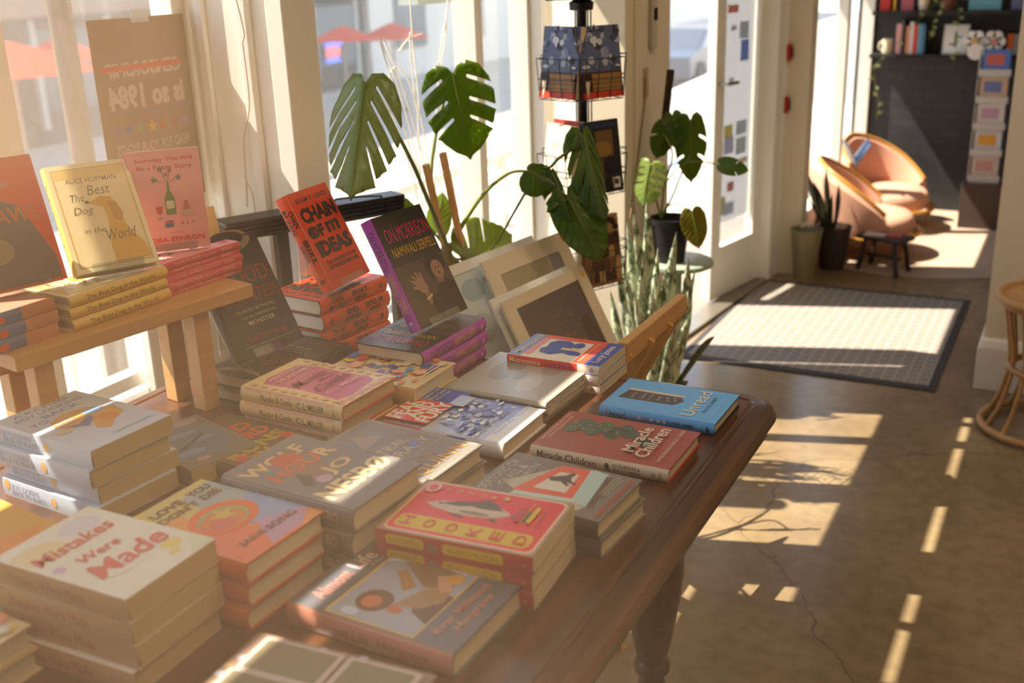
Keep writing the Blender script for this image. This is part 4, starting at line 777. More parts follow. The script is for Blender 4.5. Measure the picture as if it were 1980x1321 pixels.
petiole(mo, [PD(905, 540, 2.75), PD(960, 470, 2.75), PD(1000, 400, 2.74), PD(1040, 335, 2.7), PD(1066, 322)], .003, .003, O1)
petiole(mo, [crown, P(855, 470, -.02), P(830, 440, -.05), P(800, 420, -.06)], .004, .003, O1)
petiole(mo, [crown, P(880, 500, .03), P(900, 500, .05), P(912, 490, .06)], .004, .003, O1)
toC = (CAM - P(850, 300)).normalized()
def leafp(b, t, W, m, nrm=None, dx=(0, 0), **k):
    monstera_leaf('leaf', mo, P(b[0], b[1], dx[0]), P(t[0], t[1], dx[1]), nrm or toC, W, m, origin=O1, **k)
def leafd(b, t, W, m, nrm=V(0, 0, 0), D=(2.66, 2.64), **k):
    monstera_leaf('leaf', mo, PD(b[0], b[1], D[0]), PD(t[0], t[1], D[1]), toC + nrm, W, m, origin=O1, **k)
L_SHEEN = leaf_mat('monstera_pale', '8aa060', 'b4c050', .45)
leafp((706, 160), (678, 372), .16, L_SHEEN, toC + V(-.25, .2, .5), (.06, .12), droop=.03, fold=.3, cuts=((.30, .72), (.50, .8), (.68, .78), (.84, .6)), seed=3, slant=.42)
leafp((876, 142), (908, 301), .19, L_DARK, toC + V(-.1, 0, -.1), (-.01, .03), droop=.03, fold=.05, cuts=((.18, .66), (.42, .7), (.68, .72)), seed=5, slant=.2)
leafd((1020, 330), (1072, 352), .10, L_DARK, V(0, .2, .5), droop=.2, fold=.25, cuts=(), seed=2)
leafd((1068, 335), (1108, 425), .065, L_DARK, V(.3, .3, .3), droop=.1, fold=.5, cuts=((.4, .5),), seed=9)
leafd((1096, 378), (1160, 500), .125, L_DARK, V(-.3, .2, .1), droop=.05, fold=.12, cuts=(), seed=4)
leafd((1098, 385), (1062, 408), .035, L_DARK, droop=.2, fold=.3, cuts=())
leafd((1128, 262), (1166, 425), .10, L_DARK, V(.3, .2, .1), droop=-.03, fold=.35, cuts=((.25, .7), (.45, .8), (.65, .78), (.82, .6)), seed=8, slant=.4)
leafd((1116, 264), (1106, 284), .045, L_DARK, V(0, -.3, .2), droop=.2, fold=.2, cuts=())
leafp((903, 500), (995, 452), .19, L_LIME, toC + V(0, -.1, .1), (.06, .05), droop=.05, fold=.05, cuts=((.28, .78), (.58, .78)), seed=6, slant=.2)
leafp((800, 418), (768, 408), .09, L_LIME, toC + V(0, 0, .3), (-.07, -.08), droop=.1, cuts=(), seed=7)
leafp((845, 450), (855, 372), .07, L_LIME, toC + V(0, 0, .2), (-.07, -.08), droop=.1, cuts=(), seed=11)

# second monstera in a black nursery pot on a pale green side table by the doorway
stb = empty('side_table', (-1.20, 3.50, 0), label='pale green round side table carrying the black plant pot by the doorway', cat='table')
M_GRN = mat('pale_green_paint', '93a08c', .4)
Zt = at(1288, 500, Y=3.5).z
MB().lathe([(.0, Zt - .02), (.115, Zt - .02), (.12, Zt - .016), (.12, Zt - .004), (.115, Zt), (0, Zt)], M_GRN, caps=False).build('tabletop', stb)
MB().lathe([(.012, .03), (.012, Zt - .02)], M_GRN, caps=False, n=12).build('post', stb)
MB().lathe([(.0, 0), (.10, 0), (.10, .01), (.02, .03), (0, .03)], M_GRN, caps=False).build('base', stb)
O2 = V(-1.225, 3.48, Zt)
m2 = empty('potted_monstera', O2, label='second monstera in a black nursery pot on the pale green side table', cat='plant')
hp = at(1275, 418, Y=3.48).z - Zt
MB().lathe([(.0, 0), (.05, 0), (.066, hp - .02), (.071, hp - .02), (.072, hp), (.066, hp), (.062, hp - .02), (0, hp - .025)], mat('black_plastic', '1d1c1d', .5), caps=False).build('pot', m2)
def P2(px, py, dy=0): return at(px, py, Y=3.48 + dy)
def leaf2(b, t, W, m, nrm=V(0, 0, 0), dy=0, **k): monstera_leaf('leaf', m2, P2(b[0], b[1], dy), P2(t[0], t[1], dy - .02), toC + nrm, W, m, origin=O2, **k)
so = P2(1278, 422)
petiole(m2, [so, P2(1268, 380, -.02), P2(1262, 320, -.06)], .004, .0028, O2)
petiole(m2, [so, P2(1300, 380), P2(1320, 330), P2(1335, 300, .03)], .004, .003, O2)
petiole(m2, [so, P2(1285, 360), P2(1300, 300), P2(1285, 260, .02)], .004, .003, O2)
petiole(m2, [P2(1290, 350), P2(1320, 318), P2(1360, 313), P2(1392, 320, .03)], .003, .002, O2)
petiole(m2, [so, P2(1290, 400), P2(1310, 396), P2(1335, 410, -.05)], .003, .0025, O2)
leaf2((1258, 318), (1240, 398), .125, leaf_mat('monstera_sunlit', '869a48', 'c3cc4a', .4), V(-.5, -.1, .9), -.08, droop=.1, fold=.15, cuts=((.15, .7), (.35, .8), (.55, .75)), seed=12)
leaf2((1335, 232), (1338, 350), .115, L_DARK, V(0, .1, -.1), .05, droop=.05, fold=.05, cuts=((.3, .5), (.6, .5)), seed=13)
leaf2((1290, 240), (1270, 305), .09, L_DARK, V(0, 0, .1), .03, droop=.05, fold=.05, cuts=((.4, .5),), seed=14)
leaf2((1300, 222), (1315, 290), .08, L_DARK, V(0, 0, 0), .04, droop=.05, fold=.05, cuts=((.3, .6),), seed=15)
leaf2((1392, 318), (1443, 330), .062, L_DARK, V(0, 0, -.2), .03, droop=.1, fold=.1, cuts=((.6, .5),), seed=16)
leaf2((1338, 408), (1352, 478), .092, L_OLIVE, V(.1, 0, -.1), -.05, droop=.05, fold=.05, cuts=(), seed=17)
mp_ = MB(); mp_.tube([at(1279, 300, Y=3.55) - O2, at(1286, 230, Y=3.55) - O2, at(1297, 135, Y=3.55) - O2], .013, mat('moss_pole_bark', '3d2616', .9, noise=(40, .6, '1e120a')), 12); mp_.build('support_pole', m2)

# snake plant on the floor in front of it
SO = V(-1.10, 2.98, 0)
sp_ = empty('snake_plant', SO, label='tall variegated snake plant in a dark pot behind the wooden print rack', cat='plant')
MB().lathe([(.0, 0), (.10, 0), (.125, .16), (.13, .18), (.13, .2), (.118, .2), (.115, .17), (0, .165)], mat('dark_pot', '2c2a28', .6), caps=False).build('pot', sp_)
def snake_mat():
    m = bpy.data.materials.new('snake_leaf'); m.use_nodes = True; N = m.node_tree.nodes; L = m.node_tree.links; b = N['Principled BSDF']
    t = N.new('ShaderNodeTexCoord'); mp = N.new('ShaderNodeMapping'); mp.inputs['Scale'].default_value = (40, 40, 16); n = N.new('ShaderNodeTexNoise'); n.inputs['Detail'].default_value = 5; n.inputs['Distortion'].default_value = 1.5; r = N.new('ShaderNodeValToRGB')
    r.color_ramp.elements[0].position = .4; r.color_ramp.elements[0].color = rgb('4c5e38'); r.color_ramp.elements[1].position = .58; r.color_ramp.elements[1].color = rgb('ccd2b4')
    n.inputs['Scale'].default_value = 1.0
    L.new(t.outputs['Object'], mp.inputs[0]); L.new(mp.outputs[0], n.inputs[0]); L.new(n.outputs[0], r.inputs[0]); L.new(r.outputs[0], b.inputs['Base Color']); b.inputs['Roughness'].default_value = .35
    return m
M_SNAKE = snake_mat()
def blade(parent, b, t, wd, m, bend=V(0, 0, 0), face=0.0, name='leaf', origin=V(0, 0, 0)):
    b = V(*b) - origin; t = V(*t) - origin; n = 12; vs_ = []; fs = []; mb = MB(); A = (t - b).normalized(); side = V(math.cos(face), math.sin(face), 0); side = (side - A * side.dot(A)).normalized(); nm = A.cross(side)
    for i in range(n + 1):
        f = i / n; c = b.lerp(t, f) + bend * (4 * f * (1 - f)); w_ = wd * (.62 + .75 * f - .2 * f * f) if f < .6 else wd * (1.0) * max(.02, 1 - ((f - .6) / .4) ** 1.6)
        if f < .6: w_ = wd * (.6 + .4 * f / .6)
        for q in (-1, -.5, 0, .5, 1): vs_.append(c + side * (q * w_ / 2) + nm * (abs(q) ** 2 * w_ * .22))
    for i in range(n):
        for q in range(4): fs.append((i * 5 + q, i * 5 + q + 1, (i + 1) * 5 + q + 1, (i + 1) * 5 + q))
    mb.add(vs_, fs, m, True); o = mb.build(name, parent, fix=False); s_ = o.modifiers.new('thick', 'SOLIDIFY'); s_.thickness = .002; return o
rs_ = random.Random(5)
for tx, ty, dY in ((1222, 392, 0), (1250, 380, .02), (1272, 480, -.03), (1308, 448, 0), (1196, 470, .03), (1186, 500, -.02), (1330, 495, .02), (1232, 440, .04), (1243, 500, -.05), (1288, 520, -.04), (1205, 520, -.05), (1180, 560, .02), (1262, 560, -.07), (1345, 520, .05), (1318, 560, -.03), (1338, 600, .03), (1305, 500, .05), (1212, 430, .03), (1192, 530, -.04), (1225, 560, -.06), (1300, 600, -.06)):
    tp = at(tx, ty, Y=2.98 + dY); ba = SO + V((tp.x - SO.x) * .3 + rs_.uniform(-.03, .03), rs_.uniform(-.05, .05), .16)
    blade(sp_, ba, tp, rs_.uniform(.036, .048), M_SNAKE, V(rs_.uniform(-.02, .02), rs_.uniform(-.02, .02), 0), YAW * -1 + rs_.uniform(-.6, .6) , origin=SO)
for (tx, ty), be in (((1382, 652), V(.03, 0, .06)), ((1322, 738), V(.03, 0, .03))):
    tp = at(tx, ty, Y=2.86); blade(sp_, SO + V(.05, -.05, .22), tp, .026, mat('snake_leaf_dark', '3c4a26', .4), be, .6, origin=SO)

# ------------------------------------------------------------------ wire book rack
RKO = at(1125, 100, D=3.0); RK = V(RKO.x, RKO.y, 0)
M_WIRE = mat('black_wire', '18181a', .4, spec=.5)
rack = empty('book_rack', RK, label='revolving black wire rack of paperbacks by the window pier', cat='rack')
MB().lathe([(.014, .04), (.014, 1.7)], M_WIRE, n=14).build('pole', rack)
MB().lathe([(0, 0), (.115, 0), (.115, .015), (.03, .04), (0, .04)], M_WIRE, caps=False).build('base', rack)
zt1 = at(1125, 12, D=3.0).z
MB().lathe([(.014, zt1 - .01), (.032, zt1 - .008), (.034, zt1 + .012), (.02, zt1 + .02)], M_WIRE, n=18).build('collar', rack)
MB().box((-.10, -.10, zt1 + .022), (.10, .10, zt1 + .03), M_WIRE, Matrix.Rotation(.5, 4, 'Z')).build('tray', rack)
BKW, BKH = .134, .19
angs = [math.degrees(math.atan2(-toC.y, -toC.x))]
base_a = math.atan2(CAM.y - RK.y, CAM.x - RK.x)
tiers = [at(1125, 190, D=3.0).z, at(1125, 385, D=3.0).z, at(1125, 585, D=3.0).z]
def pocket(z, a, sc_=1.0):
    """wire pocket hung on the pole, opening up; returns the matrix of what sits in it"""
    d = V(math.cos(a), math.sin(a), 0); s = V(-d.y, d.x, 0); mb = MB(); hw = .062; r0 = .058; r1 = .118
    def q(i, r, h): p = d * r + s * (i * hw); return (p.x, p.y, z + h)
    for h, r in ((0, r1 - .012), (.055, r1 - .004), (.11, r1)): mb.tube([q(-1, r0, h), q(-1, r, h), q(1, r, h), q(1, r0, h)], .0014, M_WIRE, 6)
    for i in (-1, -.33, .33, 1): mb.tube([q(i, r0, 0), q(i, r1 - .012, 0), q(i, r1, .11)], .0012, M_WIRE, 6)
    for i in (-1, 1): mb.tube([q(i, .0, .0), q(i, r0, 0)], .0014, M_WIRE, 6).tube([q(i, 0, .11), q(i, r0, .11)], .0014, M_WIRE, 6)
    mb.build('wire_pocket', rack)
    return d, s
for i, dz in ((-1, 0), (1, 0), (-1, 1), (1, 1)):
    a_ = base_a + 1.0 * i * .6 + (.4 if dz else 0); MB().tube([(.03 * math.cos(a_), .03 * math.sin(a_), .3), (.03 * math.cos(a_), .03 * math.sin(a_), 1.5)], .002, M_WIRE, 6).build('upright_wire', rack)
rn = random.Random(11)
CITY = [('r', 0, .37, 1, 1, '5c6688')] + [('e', rn.uniform(.05, .95), rn.uniform(.42, .98), rn.uniform(.02, .1), rn.uniform(.015, .06), rn.choice(['8a93b4', 'a9b0c8', '454c6c', 'd0d4e0', '3c3a48'])) for i in range(40)] + [('r', .25, .1, .95, .34, 'a07848'), ('r', .25, .13, .95, .14, '6a3c24'), ('r', .25, .2, .95, .21, '6a3c24'), ('r', .25, .27, .95, .28, '6a3c24'), ('r', 0, .1, .22, .34, '3a2420'), ('r', 0, 0, 1, .09, 'c43c28'), ('p', [(.12, 0), (.2, .24), (.08, .24)], 'e0ccb0')]
design('citybook', BKW, BKH, .022, False, '4a3028', '2e1c18', front=CITY)
DARKC = [('r', .3, .5, .8, .86, '6a4c22'), ('e', .5, .6, .25, .12, '8a6a30'), ('r', .7, .05, .92, .2, 'd8d4cc'), ('r', .75, .1, .87, .17, '3c3a3a'), ('r', .1, .9, .9, .97, '1e2c4a'), ('r', .3, .2, .5, .5, '5a2c20')]
design('nightbook', .125, .2, .02, False, '17151a', '101014', front=DARKC, sp=[('t', 'STORIES', .4, .5, .4, .5, 'c9c0b0')])
design('redspine', .12, .2, .014, False, 'c9352e', 'd23c34', sp=[('t', 'NOVEL', .3, .5, .3, .5, 'f0d8c8'), ('t', 'WRITER', .7, .5, .3, .5, 'f0d8c8')])
design('townbook', .13, .2, .02, False, '8a6038', '6a4828', front=[('r', 0, .75, 1, 1, 'a07c50')] + [('p', [(x, y), (x + .16, y), (x + .16, y + .12), (x + .08, y + .18), (x, y + .12)], rn.choice(['3c2414', '5a3820', 'b08a58', '7a5430', '4a2c18'])) for x in (.02, .18, .34, .5, .66, .82) for y in (.05, .22, .4, .56)] + [('e', rn.uniform(0, 1), rn.uniform(.55, .95), .08, .04, '2c1a10') for i in range(14)])
design('palebook', .125, .19, .02, False, 'cfc7b4', 'bdb49c', front=[('r', .1, .1, .9, .9, 'd8d0bc'), ('t', 'ATLAS', .5, .7, .6, .1, '8a8068')])
def in_pocket(key, z, a, r_in, label, lean=8, grp=None):
    d_ = D[key]; d = V(math.cos(a), math.sin(a), 0); yaw = math.degrees(math.atan2(d.x, -d.y))
    X = V(math.cos(math.radians(yaw)), math.sin(math.radians(yaw)), 0)
    o = RK + d * (r_in) - X * d_['w'] / 2
    make_book(key, stand(o.x, o.y, z + .002, yaw, lean), label, group=grp)
A1 = base_a + .58; A2 = base_a - .72
for ti, z in enumerate(tiers):
    for a in (A1 + (.0, .12, .1)[ti], A2 - (0, .15, .05)[ti], A1 + PI, A2 + PI): pocket(z, a)
in_pocket('citybook', tiers[0], A1, .082, 'blue grey paperback with a red foot in the top right pocket of the wire rack')
in_pocket('citybook', tiers[0], A2, .082, 'blue grey city cover paperback in the top left pocket of the wire rack')
in_pocket('nightbook', tiers[1], A1 + .12, .084, 'black paperback in the middle right pocket of the wire rack')
in_pocket('palebook', tiers[1], A2 - .15, .084, 'pale cream paperback in the middle left pocket of the wire rack')
in_pocket('redspine', tiers[1], A2 - .15, .068, 'red paperback tucked behind the pale one in the wire rack')
in_pocket('townbook', tiers[2], A1 + .1, .080, 'brown paperback with town houses in the lowest right pocket of the wire rack')
in_pocket('palebook', tiers[2], A2 - .05, .084, 'pale paperback in the lowest left pocket of the wire rack')
tr = MB(); tr.box((-.09, -.06, zt1 + .031), (.09, .06, zt1 + .04), C('c9ccd0')); tr.v = [tuple(Matrix.Rotation(.5, 4, 'Z') @ V(*p) + RK) for p in tr.v]
for i in range(6): tr.box((RK.x - .07 + .022 * i, RK.y - .05, zt1 + .04), (RK.x - .06 + .022 * i, RK.y + .05, zt1 + .043), C('5c6066'))
tag(tr.build('leaflet_stack'), 'grey and white leaflets lying on the tray atop the wire rack', 'leaflets')

# ------------------------------------------------------------------ things on the pier and posts
M_PLASTIC = mat('white_plastic', 'b9b0a0', .4)
def on_y(px, py): return at(px, py, X=-1.35)
q = on_y(1258, 45)
th_ = empty('access_reader', (-1.35, q.y, q.z), label='slim white wall device with a black window on the pier', cat='wall device')
MB().box((0, -.022, -.085), (.018, .022, .08), M_PLASTIC).build('housing', th_, .006); MB().box((.018, -.016, .01), (.0195, .016, .05), C('141212', .2)).build('screen', th_)
q = on_y(1248, 160); ou = empty('wall_socket', (-1.35, q.y, q.z), label='cream wall socket low on the shaded pier', cat='socket')
MB().box((0, -.022, -.05), (.004, .022, .05), mat('cream_plastic', 'b39a6c', .5)).build('plate', ou, .002); MB().box((.004, -.012, .006), (.006, .012, .034), mat('cream_plastic', 'b39a6c', .5)).box((.004, -.012, -.034), (.006, .012, -.006), mat('cream_plastic')).build('outlet', ou)
cd_ = MB().tube(curve_pts([on_y(1244, 150) + V(.006, 0, 0), on_y(1243, 200) + V(.006, 0, 0), on_y(1236, 260) + V(.006, 0, 0), on_y(1226, 330) + V(.008, 0, 0), on_y(1215, 420) + V(.01, -.01, 0)]), .0028, mat('tan_cable', '8a6c48', .5), 7); tag(cd_.build('power_cord'), 'tan cord hanging down the pier from the wall socket', 'cord')
for (px, py), nm, lb, hh in (((1527, 101), 'fire_alarm', 'red fire alarm with a dark lens, upper one on the shaded post', .075), ((1521, 202), 'fire_alarm', 'red fire call box, lower one on the shaded post', .075)):
    q = at(px, py, Y=5.30); f = empty(nm, (q.x - .015, 5.30, q.z), label=lb, cat='fire alarm', group='red fire alarms')
    b_ = MB(); b_.box((-.025, -.035, -hh / 2), (.03, 0, hh / 2), mat('alarm_red', 'a8241c', .4)); b_.build('housing', f, .006)
    l_ = MB(); l_.box((.03, -.03, -hh * .3), (.036, -.006, hh * .3), C('2c2624', .25)); l_.build('lens', f, .003)
# blind cord on the pillar
c_ = MB().tube(curve_pts([V(-1.905, 2.072, 1.9), at(462, 20, Y=2.072), at(470, 90, Y=2.072), at(482, 200, Y=2.072), at(472, 270, Y=2.072), at(476, 352, Y=2.072), at(478, 400, Y=2.072)]), .002, mat('white_cord', 'c9bda8', .6), 6)
c_.tube(curve_pts([at(477, 352, Y=2.07), at(488, 375, Y=2.07), at(495, 420, Y=2.07)]), .002, MATS['white_cord'], 6); tag(c_.build('blind_cord'), 'thin white blind cord hanging against the window pillar', 'cord')
# poster taped to the dusty window, printed side out: its writing reads mirrored
po = empty('window_poster', (-1.985, 1.783, 1.0), label='tan poster with mirrored white writing and coloured stars taped to the window', cat='poster')
PW, PH = .30, .44
PM = MB(); M_POST = mat('poster_paper', 'a58c72', .75, trans=(.3, 'a58c72'))
PM.box((-.004, 0, 0), (-.003, PW, PH), M_POST)
GR = 'c9b4a6'
def pa(x, y, k): return (-.003 + .0002 * k, PW - x, y)
items = [('t', 'CENSORSHIP', .5, .74, .8, .075, GR, .04), ('r', .09, .735, .95, .765, 'c8664e'), ('t', 'is so 1984', .5, .6, .8, .13, GR, .045), ('r', .05, .515, .95, .52, '8a8494'), ('t', 'READ FOR YOUR RIGHTS', .5, .33, .78, .055, GR, .02), ('t', 'BANNED BOOKS WEEK', .5, .22, .7, .035, 'b5a08e', .01)]
for i, c in enumerate(('b08ca0', 'b06a60', 'c27a44', 'cda23c', '9c9a6c', '7a809c', '9a7a98')): items.append(('s', .13 + .123 * i, .43, .017, c))
pa_ = MB()
put_art(pa_, items, PW, PH, pa, .7)
sheet = PM.build('sheet', po); pa_.build('printing', sheet, fix=False)
MB().box((-.0028, .13, PH - .012), (-.0018, .185, PH + .018), mat('clear_tape', 'c9cac6', .3, alpha=.75)).build('tape', po)

# white drawing of reeds painted on the main window
RW = MB(); M_CHALK = mat('white_window_paint', 'f2f0ea', .8, trans=(.4, 'f2f0ea')); XWIN = XW - .034
def wp(px, py): p = at(px, py, X=XWIN); return V(XWIN, p.y, p.z)
for ps in ([(735, 75), (760, 140), (790, 240), (815, 350), (830, 440)], [(742, 72), (772, 150), (800, 240), (828, 340), (850, 420)], [(793, 0), (797, 70)], [(808, 225), (812, 320), (818, 430)], [(866, 0), (860, 60)], [(850, 120), (845, 200), (842, 300), (840, 400)], [(752, 190), (755, 140), (775, 132), (795, 170), (815, 235), (830, 330)], [(770, 100), (790, 75), (815, 65)], [(732, 180), (760, 230), (795, 330), (820, 430)], [(740, 175), (770, 225), (805, 320), (835, 420)], [(735, 80), (755, 150), (757, 180)]):
    RW.tube(curve_pts([wp(*p) for p in ps], 6), .0024, M_CHALK, 5)
def head(px0, py0, px1, py1, w_):
    a = wp(px0, py0); b = wp(px1, py1); L_ = (b - a); s = V(0, L_.z, -L_.y).normalized(); n = 14; o_ = []
    for k in range(n + 1):
        f = k / n; ww = w_ * min(1, 4 * f * 1.0, (1 - f) * 5) ** .5; o_.append(a + L_ * f + s * ww)
    for k in range(n, -1, -1):
        f = k / n; ww = w_ * min(1, 4 * f, (1 - f) * 5) ** .5; o_.append(a + L_ * f - s * ww)
    RW.tube(o_ + [o_[0]], .0022, M_CHALK, 5)
    rr = random.Random(2)
    for k in range(130):
        f = rr.uniform(.05, .95); c = a + L_ * f + s * rr.uniform(-w_, w_) * .8; r_ = .0014
        RW.add([c + V(0, r_, 0), c + V(0, 0, r_), c + V(0, -r_, 0), c + V(0, 0, -r_)], [(0, 1, 2, 3)], M_CHALK)
head(793, 62, 810, 230, .0095); head(862, 45, 848, 135, .008)
tag(RW.build('window_drawing', fix=False), 'white painted reeds and cattails drawn on the main window pane', 'window drawing')
LT = MB()
for i, ch in enumerate('BA'):
    vs_, fs, _ = text_mesh(ch, -.01); c = at(968 - 26 * i, 385, X=XW - .03)
    LT.add([(XW - .03, c.y - x * .075, c.z + y * .11) for x, y in vs_], fs, M_CHALK)
tag(LT.build('window_lettering', fix=False), 'large mirrored white outline letters on the window beside the wire rack', 'window lettering')

# ------------------------------------------------------------------ glazed door leaf standing ajar
Hn = V(-1.372, 5.135, .02); Fr = V(-1.462, 4.655, .02); dvec = (Fr - Hn); DL = dvec.length
dl = empty('glass_door', Hn, math.atan2(dvec.y, dvec.x), label='white door leaf with a tall glass pane and notices, standing ajar', cat='door')
DH = 2.15; fr = MB()
fr.box((0, -.02, 0), (.075, .02, DH), M_TRIM).box((DL - .085, -.02, 0), (DL, .02, DH), M_TRIM).box((.075, -.02, 0), (DL - .085, .02, .24), M_TRIM).box((.075, -.02, DH - .12), (DL - .085, .02, DH), M_TRIM)
fr.build('frame', dl, .003); dpane = MB().box((.075, -.003, .24), (DL - .085, .003, DH - .12), M_GLASS).build('pane', dl)
def dpt(px, py):                                                     # door plane coordinates
    d = ray(px, py); n = V(dvec.y, -dvec.x, 0); s = (Hn - CAM).dot(n) / d.dot(n); p = CAM + d * s; return (p - Hn).dot(dvec.normalized()), p.z - .02
for (a, b, c, d, col) in ((1382, 95, 1398, 185, 'd89a48'), (1432, 40, 1450, 75, '9aa6bc'), (1434, 75, 1450, 118, '6d8ec8'), (1386, 42, 1402, 72, 'b99a90'), (1410, 8, 1430, 26, 'e08060'), (1416, 48, 1426, 60, 'b4b6ba'), (1412, 150, 1420, 165, 'b8b8b8'), (1385, 205, 1402, 220, '8c9a9c'), (1402, 240, 1418, 268, 'd8b464'), (1402, 262, 1420, 300, '9a98c4'), (1425, 230, 1445, 262, 'a0b0ac'), (1424, 262, 1444, 300, 'a8bca8'), (1382, 280, 1400, 300, 'a8aeb4'), (1428, 302, 1446, 318, 'd8a890'), (1392, 380, 1404, 420, 'a89c94'), (1402, 388, 1420, 418, '9aa8d0'), (1408, 350, 1420, 372, 'cc7878')):
    u0, z0 = dpt(a, d); u1, z1 = dpt(c, b); u0, u1 = sorted((u0, u1)); u0 = max(u0, .08); u1 = min(u1, DL - .09)
    if u1 - u0 < .01: continue
    col = ''.join('%02x' % ((int(col[i_:i_ + 2], 16) + 3 * 225) // 4 if int(col[i_:i_ + 2], 16) > 150 else (int(col[i_:i_ + 2], 16) + 225) // 2) for i_ in (0, 2, 4))
    nb = MB(); nb.box((u0, -.006, z0), (u1, -.0032, z1), mat('notice_' + col, col, .6, trans=(.75, col))); nb.build('notice', dpane)
MB().box((.08, -.009, .34), (DL - .09, -.0085, 2.0), mat('sun_block_film', 'd8dade', .7, trans=(.5, 'd8dade'))).build('sun_block_sheet', dpane)  # translucent sheet added over the pane to keep direct sun off the mat
MB().tube([(DL - .03, .02, .98), (DL - .03, .06, .98), (DL - .12, .065, .98)], .008, mat('brushed_steel', '9a968e', .3, metal=.9), 10).build('handle', dl)

# ------------------------------------------------------------------ door mat
def mat_fabric():
    m = bpy.data.materials.new('ribbed_mat'); m.use_nodes = True; N = m.node_tree.nodes; L = m.node_tree.links; b = N['Principled BSDF']
    t = N.new('ShaderNodeTexCoord'); mp = N.new('ShaderNodeMapping'); br = N.new('ShaderNodeTexBrick'); br.inputs['Scale'].default_value = 1
    mp.inputs['Scale'].default_value = (24, 24, 24); mp.inputs['Rotation'].default_value = (0, 0, PI / 2)
    br.inputs['Color1'].default_value = rgb('827a72'); br.inputs['Color2'].default_value = rgb('877e76'); br.inputs['Mortar'].default_value = rgb('a89e92'); br.inputs['Mortar Size'].default_value = .06; br.inputs['Brick Width'].default_value = 1.2; br.inputs['Row Height'].default_value = 1.0
    n = N.new('ShaderNodeTexNoise'); n.inputs['Scale'].default_value = 180; n.inputs['Detail'].default_value = 3; bp = N.new('ShaderNodeBump'); bp.inputs['Strength'].default_value = .8; bp.inputs['Distance'].default_value = .004
    L.new(t.outputs['Object'], mp.inputs[0]); L.new(mp.outputs[0], br.inputs[0]); L.new(br.outputs[0], b.inputs['Base Color']); L.new(t.outputs['Object'], n.inputs[0]); L.new(n.outputs[0], bp.inputs['Height']); L.new(bp.outputs[0], b.inputs['Normal']); b.inputs['Roughness'].default_value = .95
    return m
dm = empty('door_mat', (-.86, 4.55, 0), label='large grey ribbed door mat on the concrete in front of the doorway', cat='mat')
MB().box((-.46, -.56, .001), (.46, .56, .008), mat_fabric()).build('carpet', dm)
e_ = MB(); M_RUB = mat('mat_rubber', '3d3836', .8)
e_.box((-.49, -.6, .0005), (.49, -.56, .006), M_RUB).box((-.49, .56, .0005), (.49, .6, .006), M_RUB).box((-.49, -.56, .0005), (-.46, .56, .006), M_RUB).box((.46, -.56, .0005), (.49, .56, .006), M_RUB); e_.build('rubber_edge', dm, .002)

# ------------------------------------------------------------------ rattan side table at the right
M_RAT = mat('rattan', 'b98f5c', .55, noise=(20, .4, '8a6238'))
rt = empty('rattan_table', (.0, 3.74, 0), label='round rattan side table cut by the right edge, before the white wall', cat='side table')
def ring(r, z, rr=.011): return MB().tube([(r * math.cos(2 * PI * k / 32), r * math.sin(2 * PI * k / 32), z) for k in range(33)], rr, M_RAT, 8, False)
ring(.185, .46, .013).build('hoop', rt); ring(.17, .44).build('hoop', rt); ring(.2, .02, .013).build('hoop', rt); ring(.13, .22).build('hoop', rt)
for k in range(14):
    a = 2 * PI * k / 14; ps = [(.165, .44), (.145, .34), (.13, .22), (.155, .1), (.195, .02)]
    MB().tube(curve_pts([V(r * math.cos(a), r * math.sin(a), z) for r, z in ps], 5), .007, M_RAT, 7).build('cane', rt)
MB().lathe([(0, .452), (.18, .452), (.18, .462), (0, .462)], M_RAT, caps=False).build('tabletop', rt)

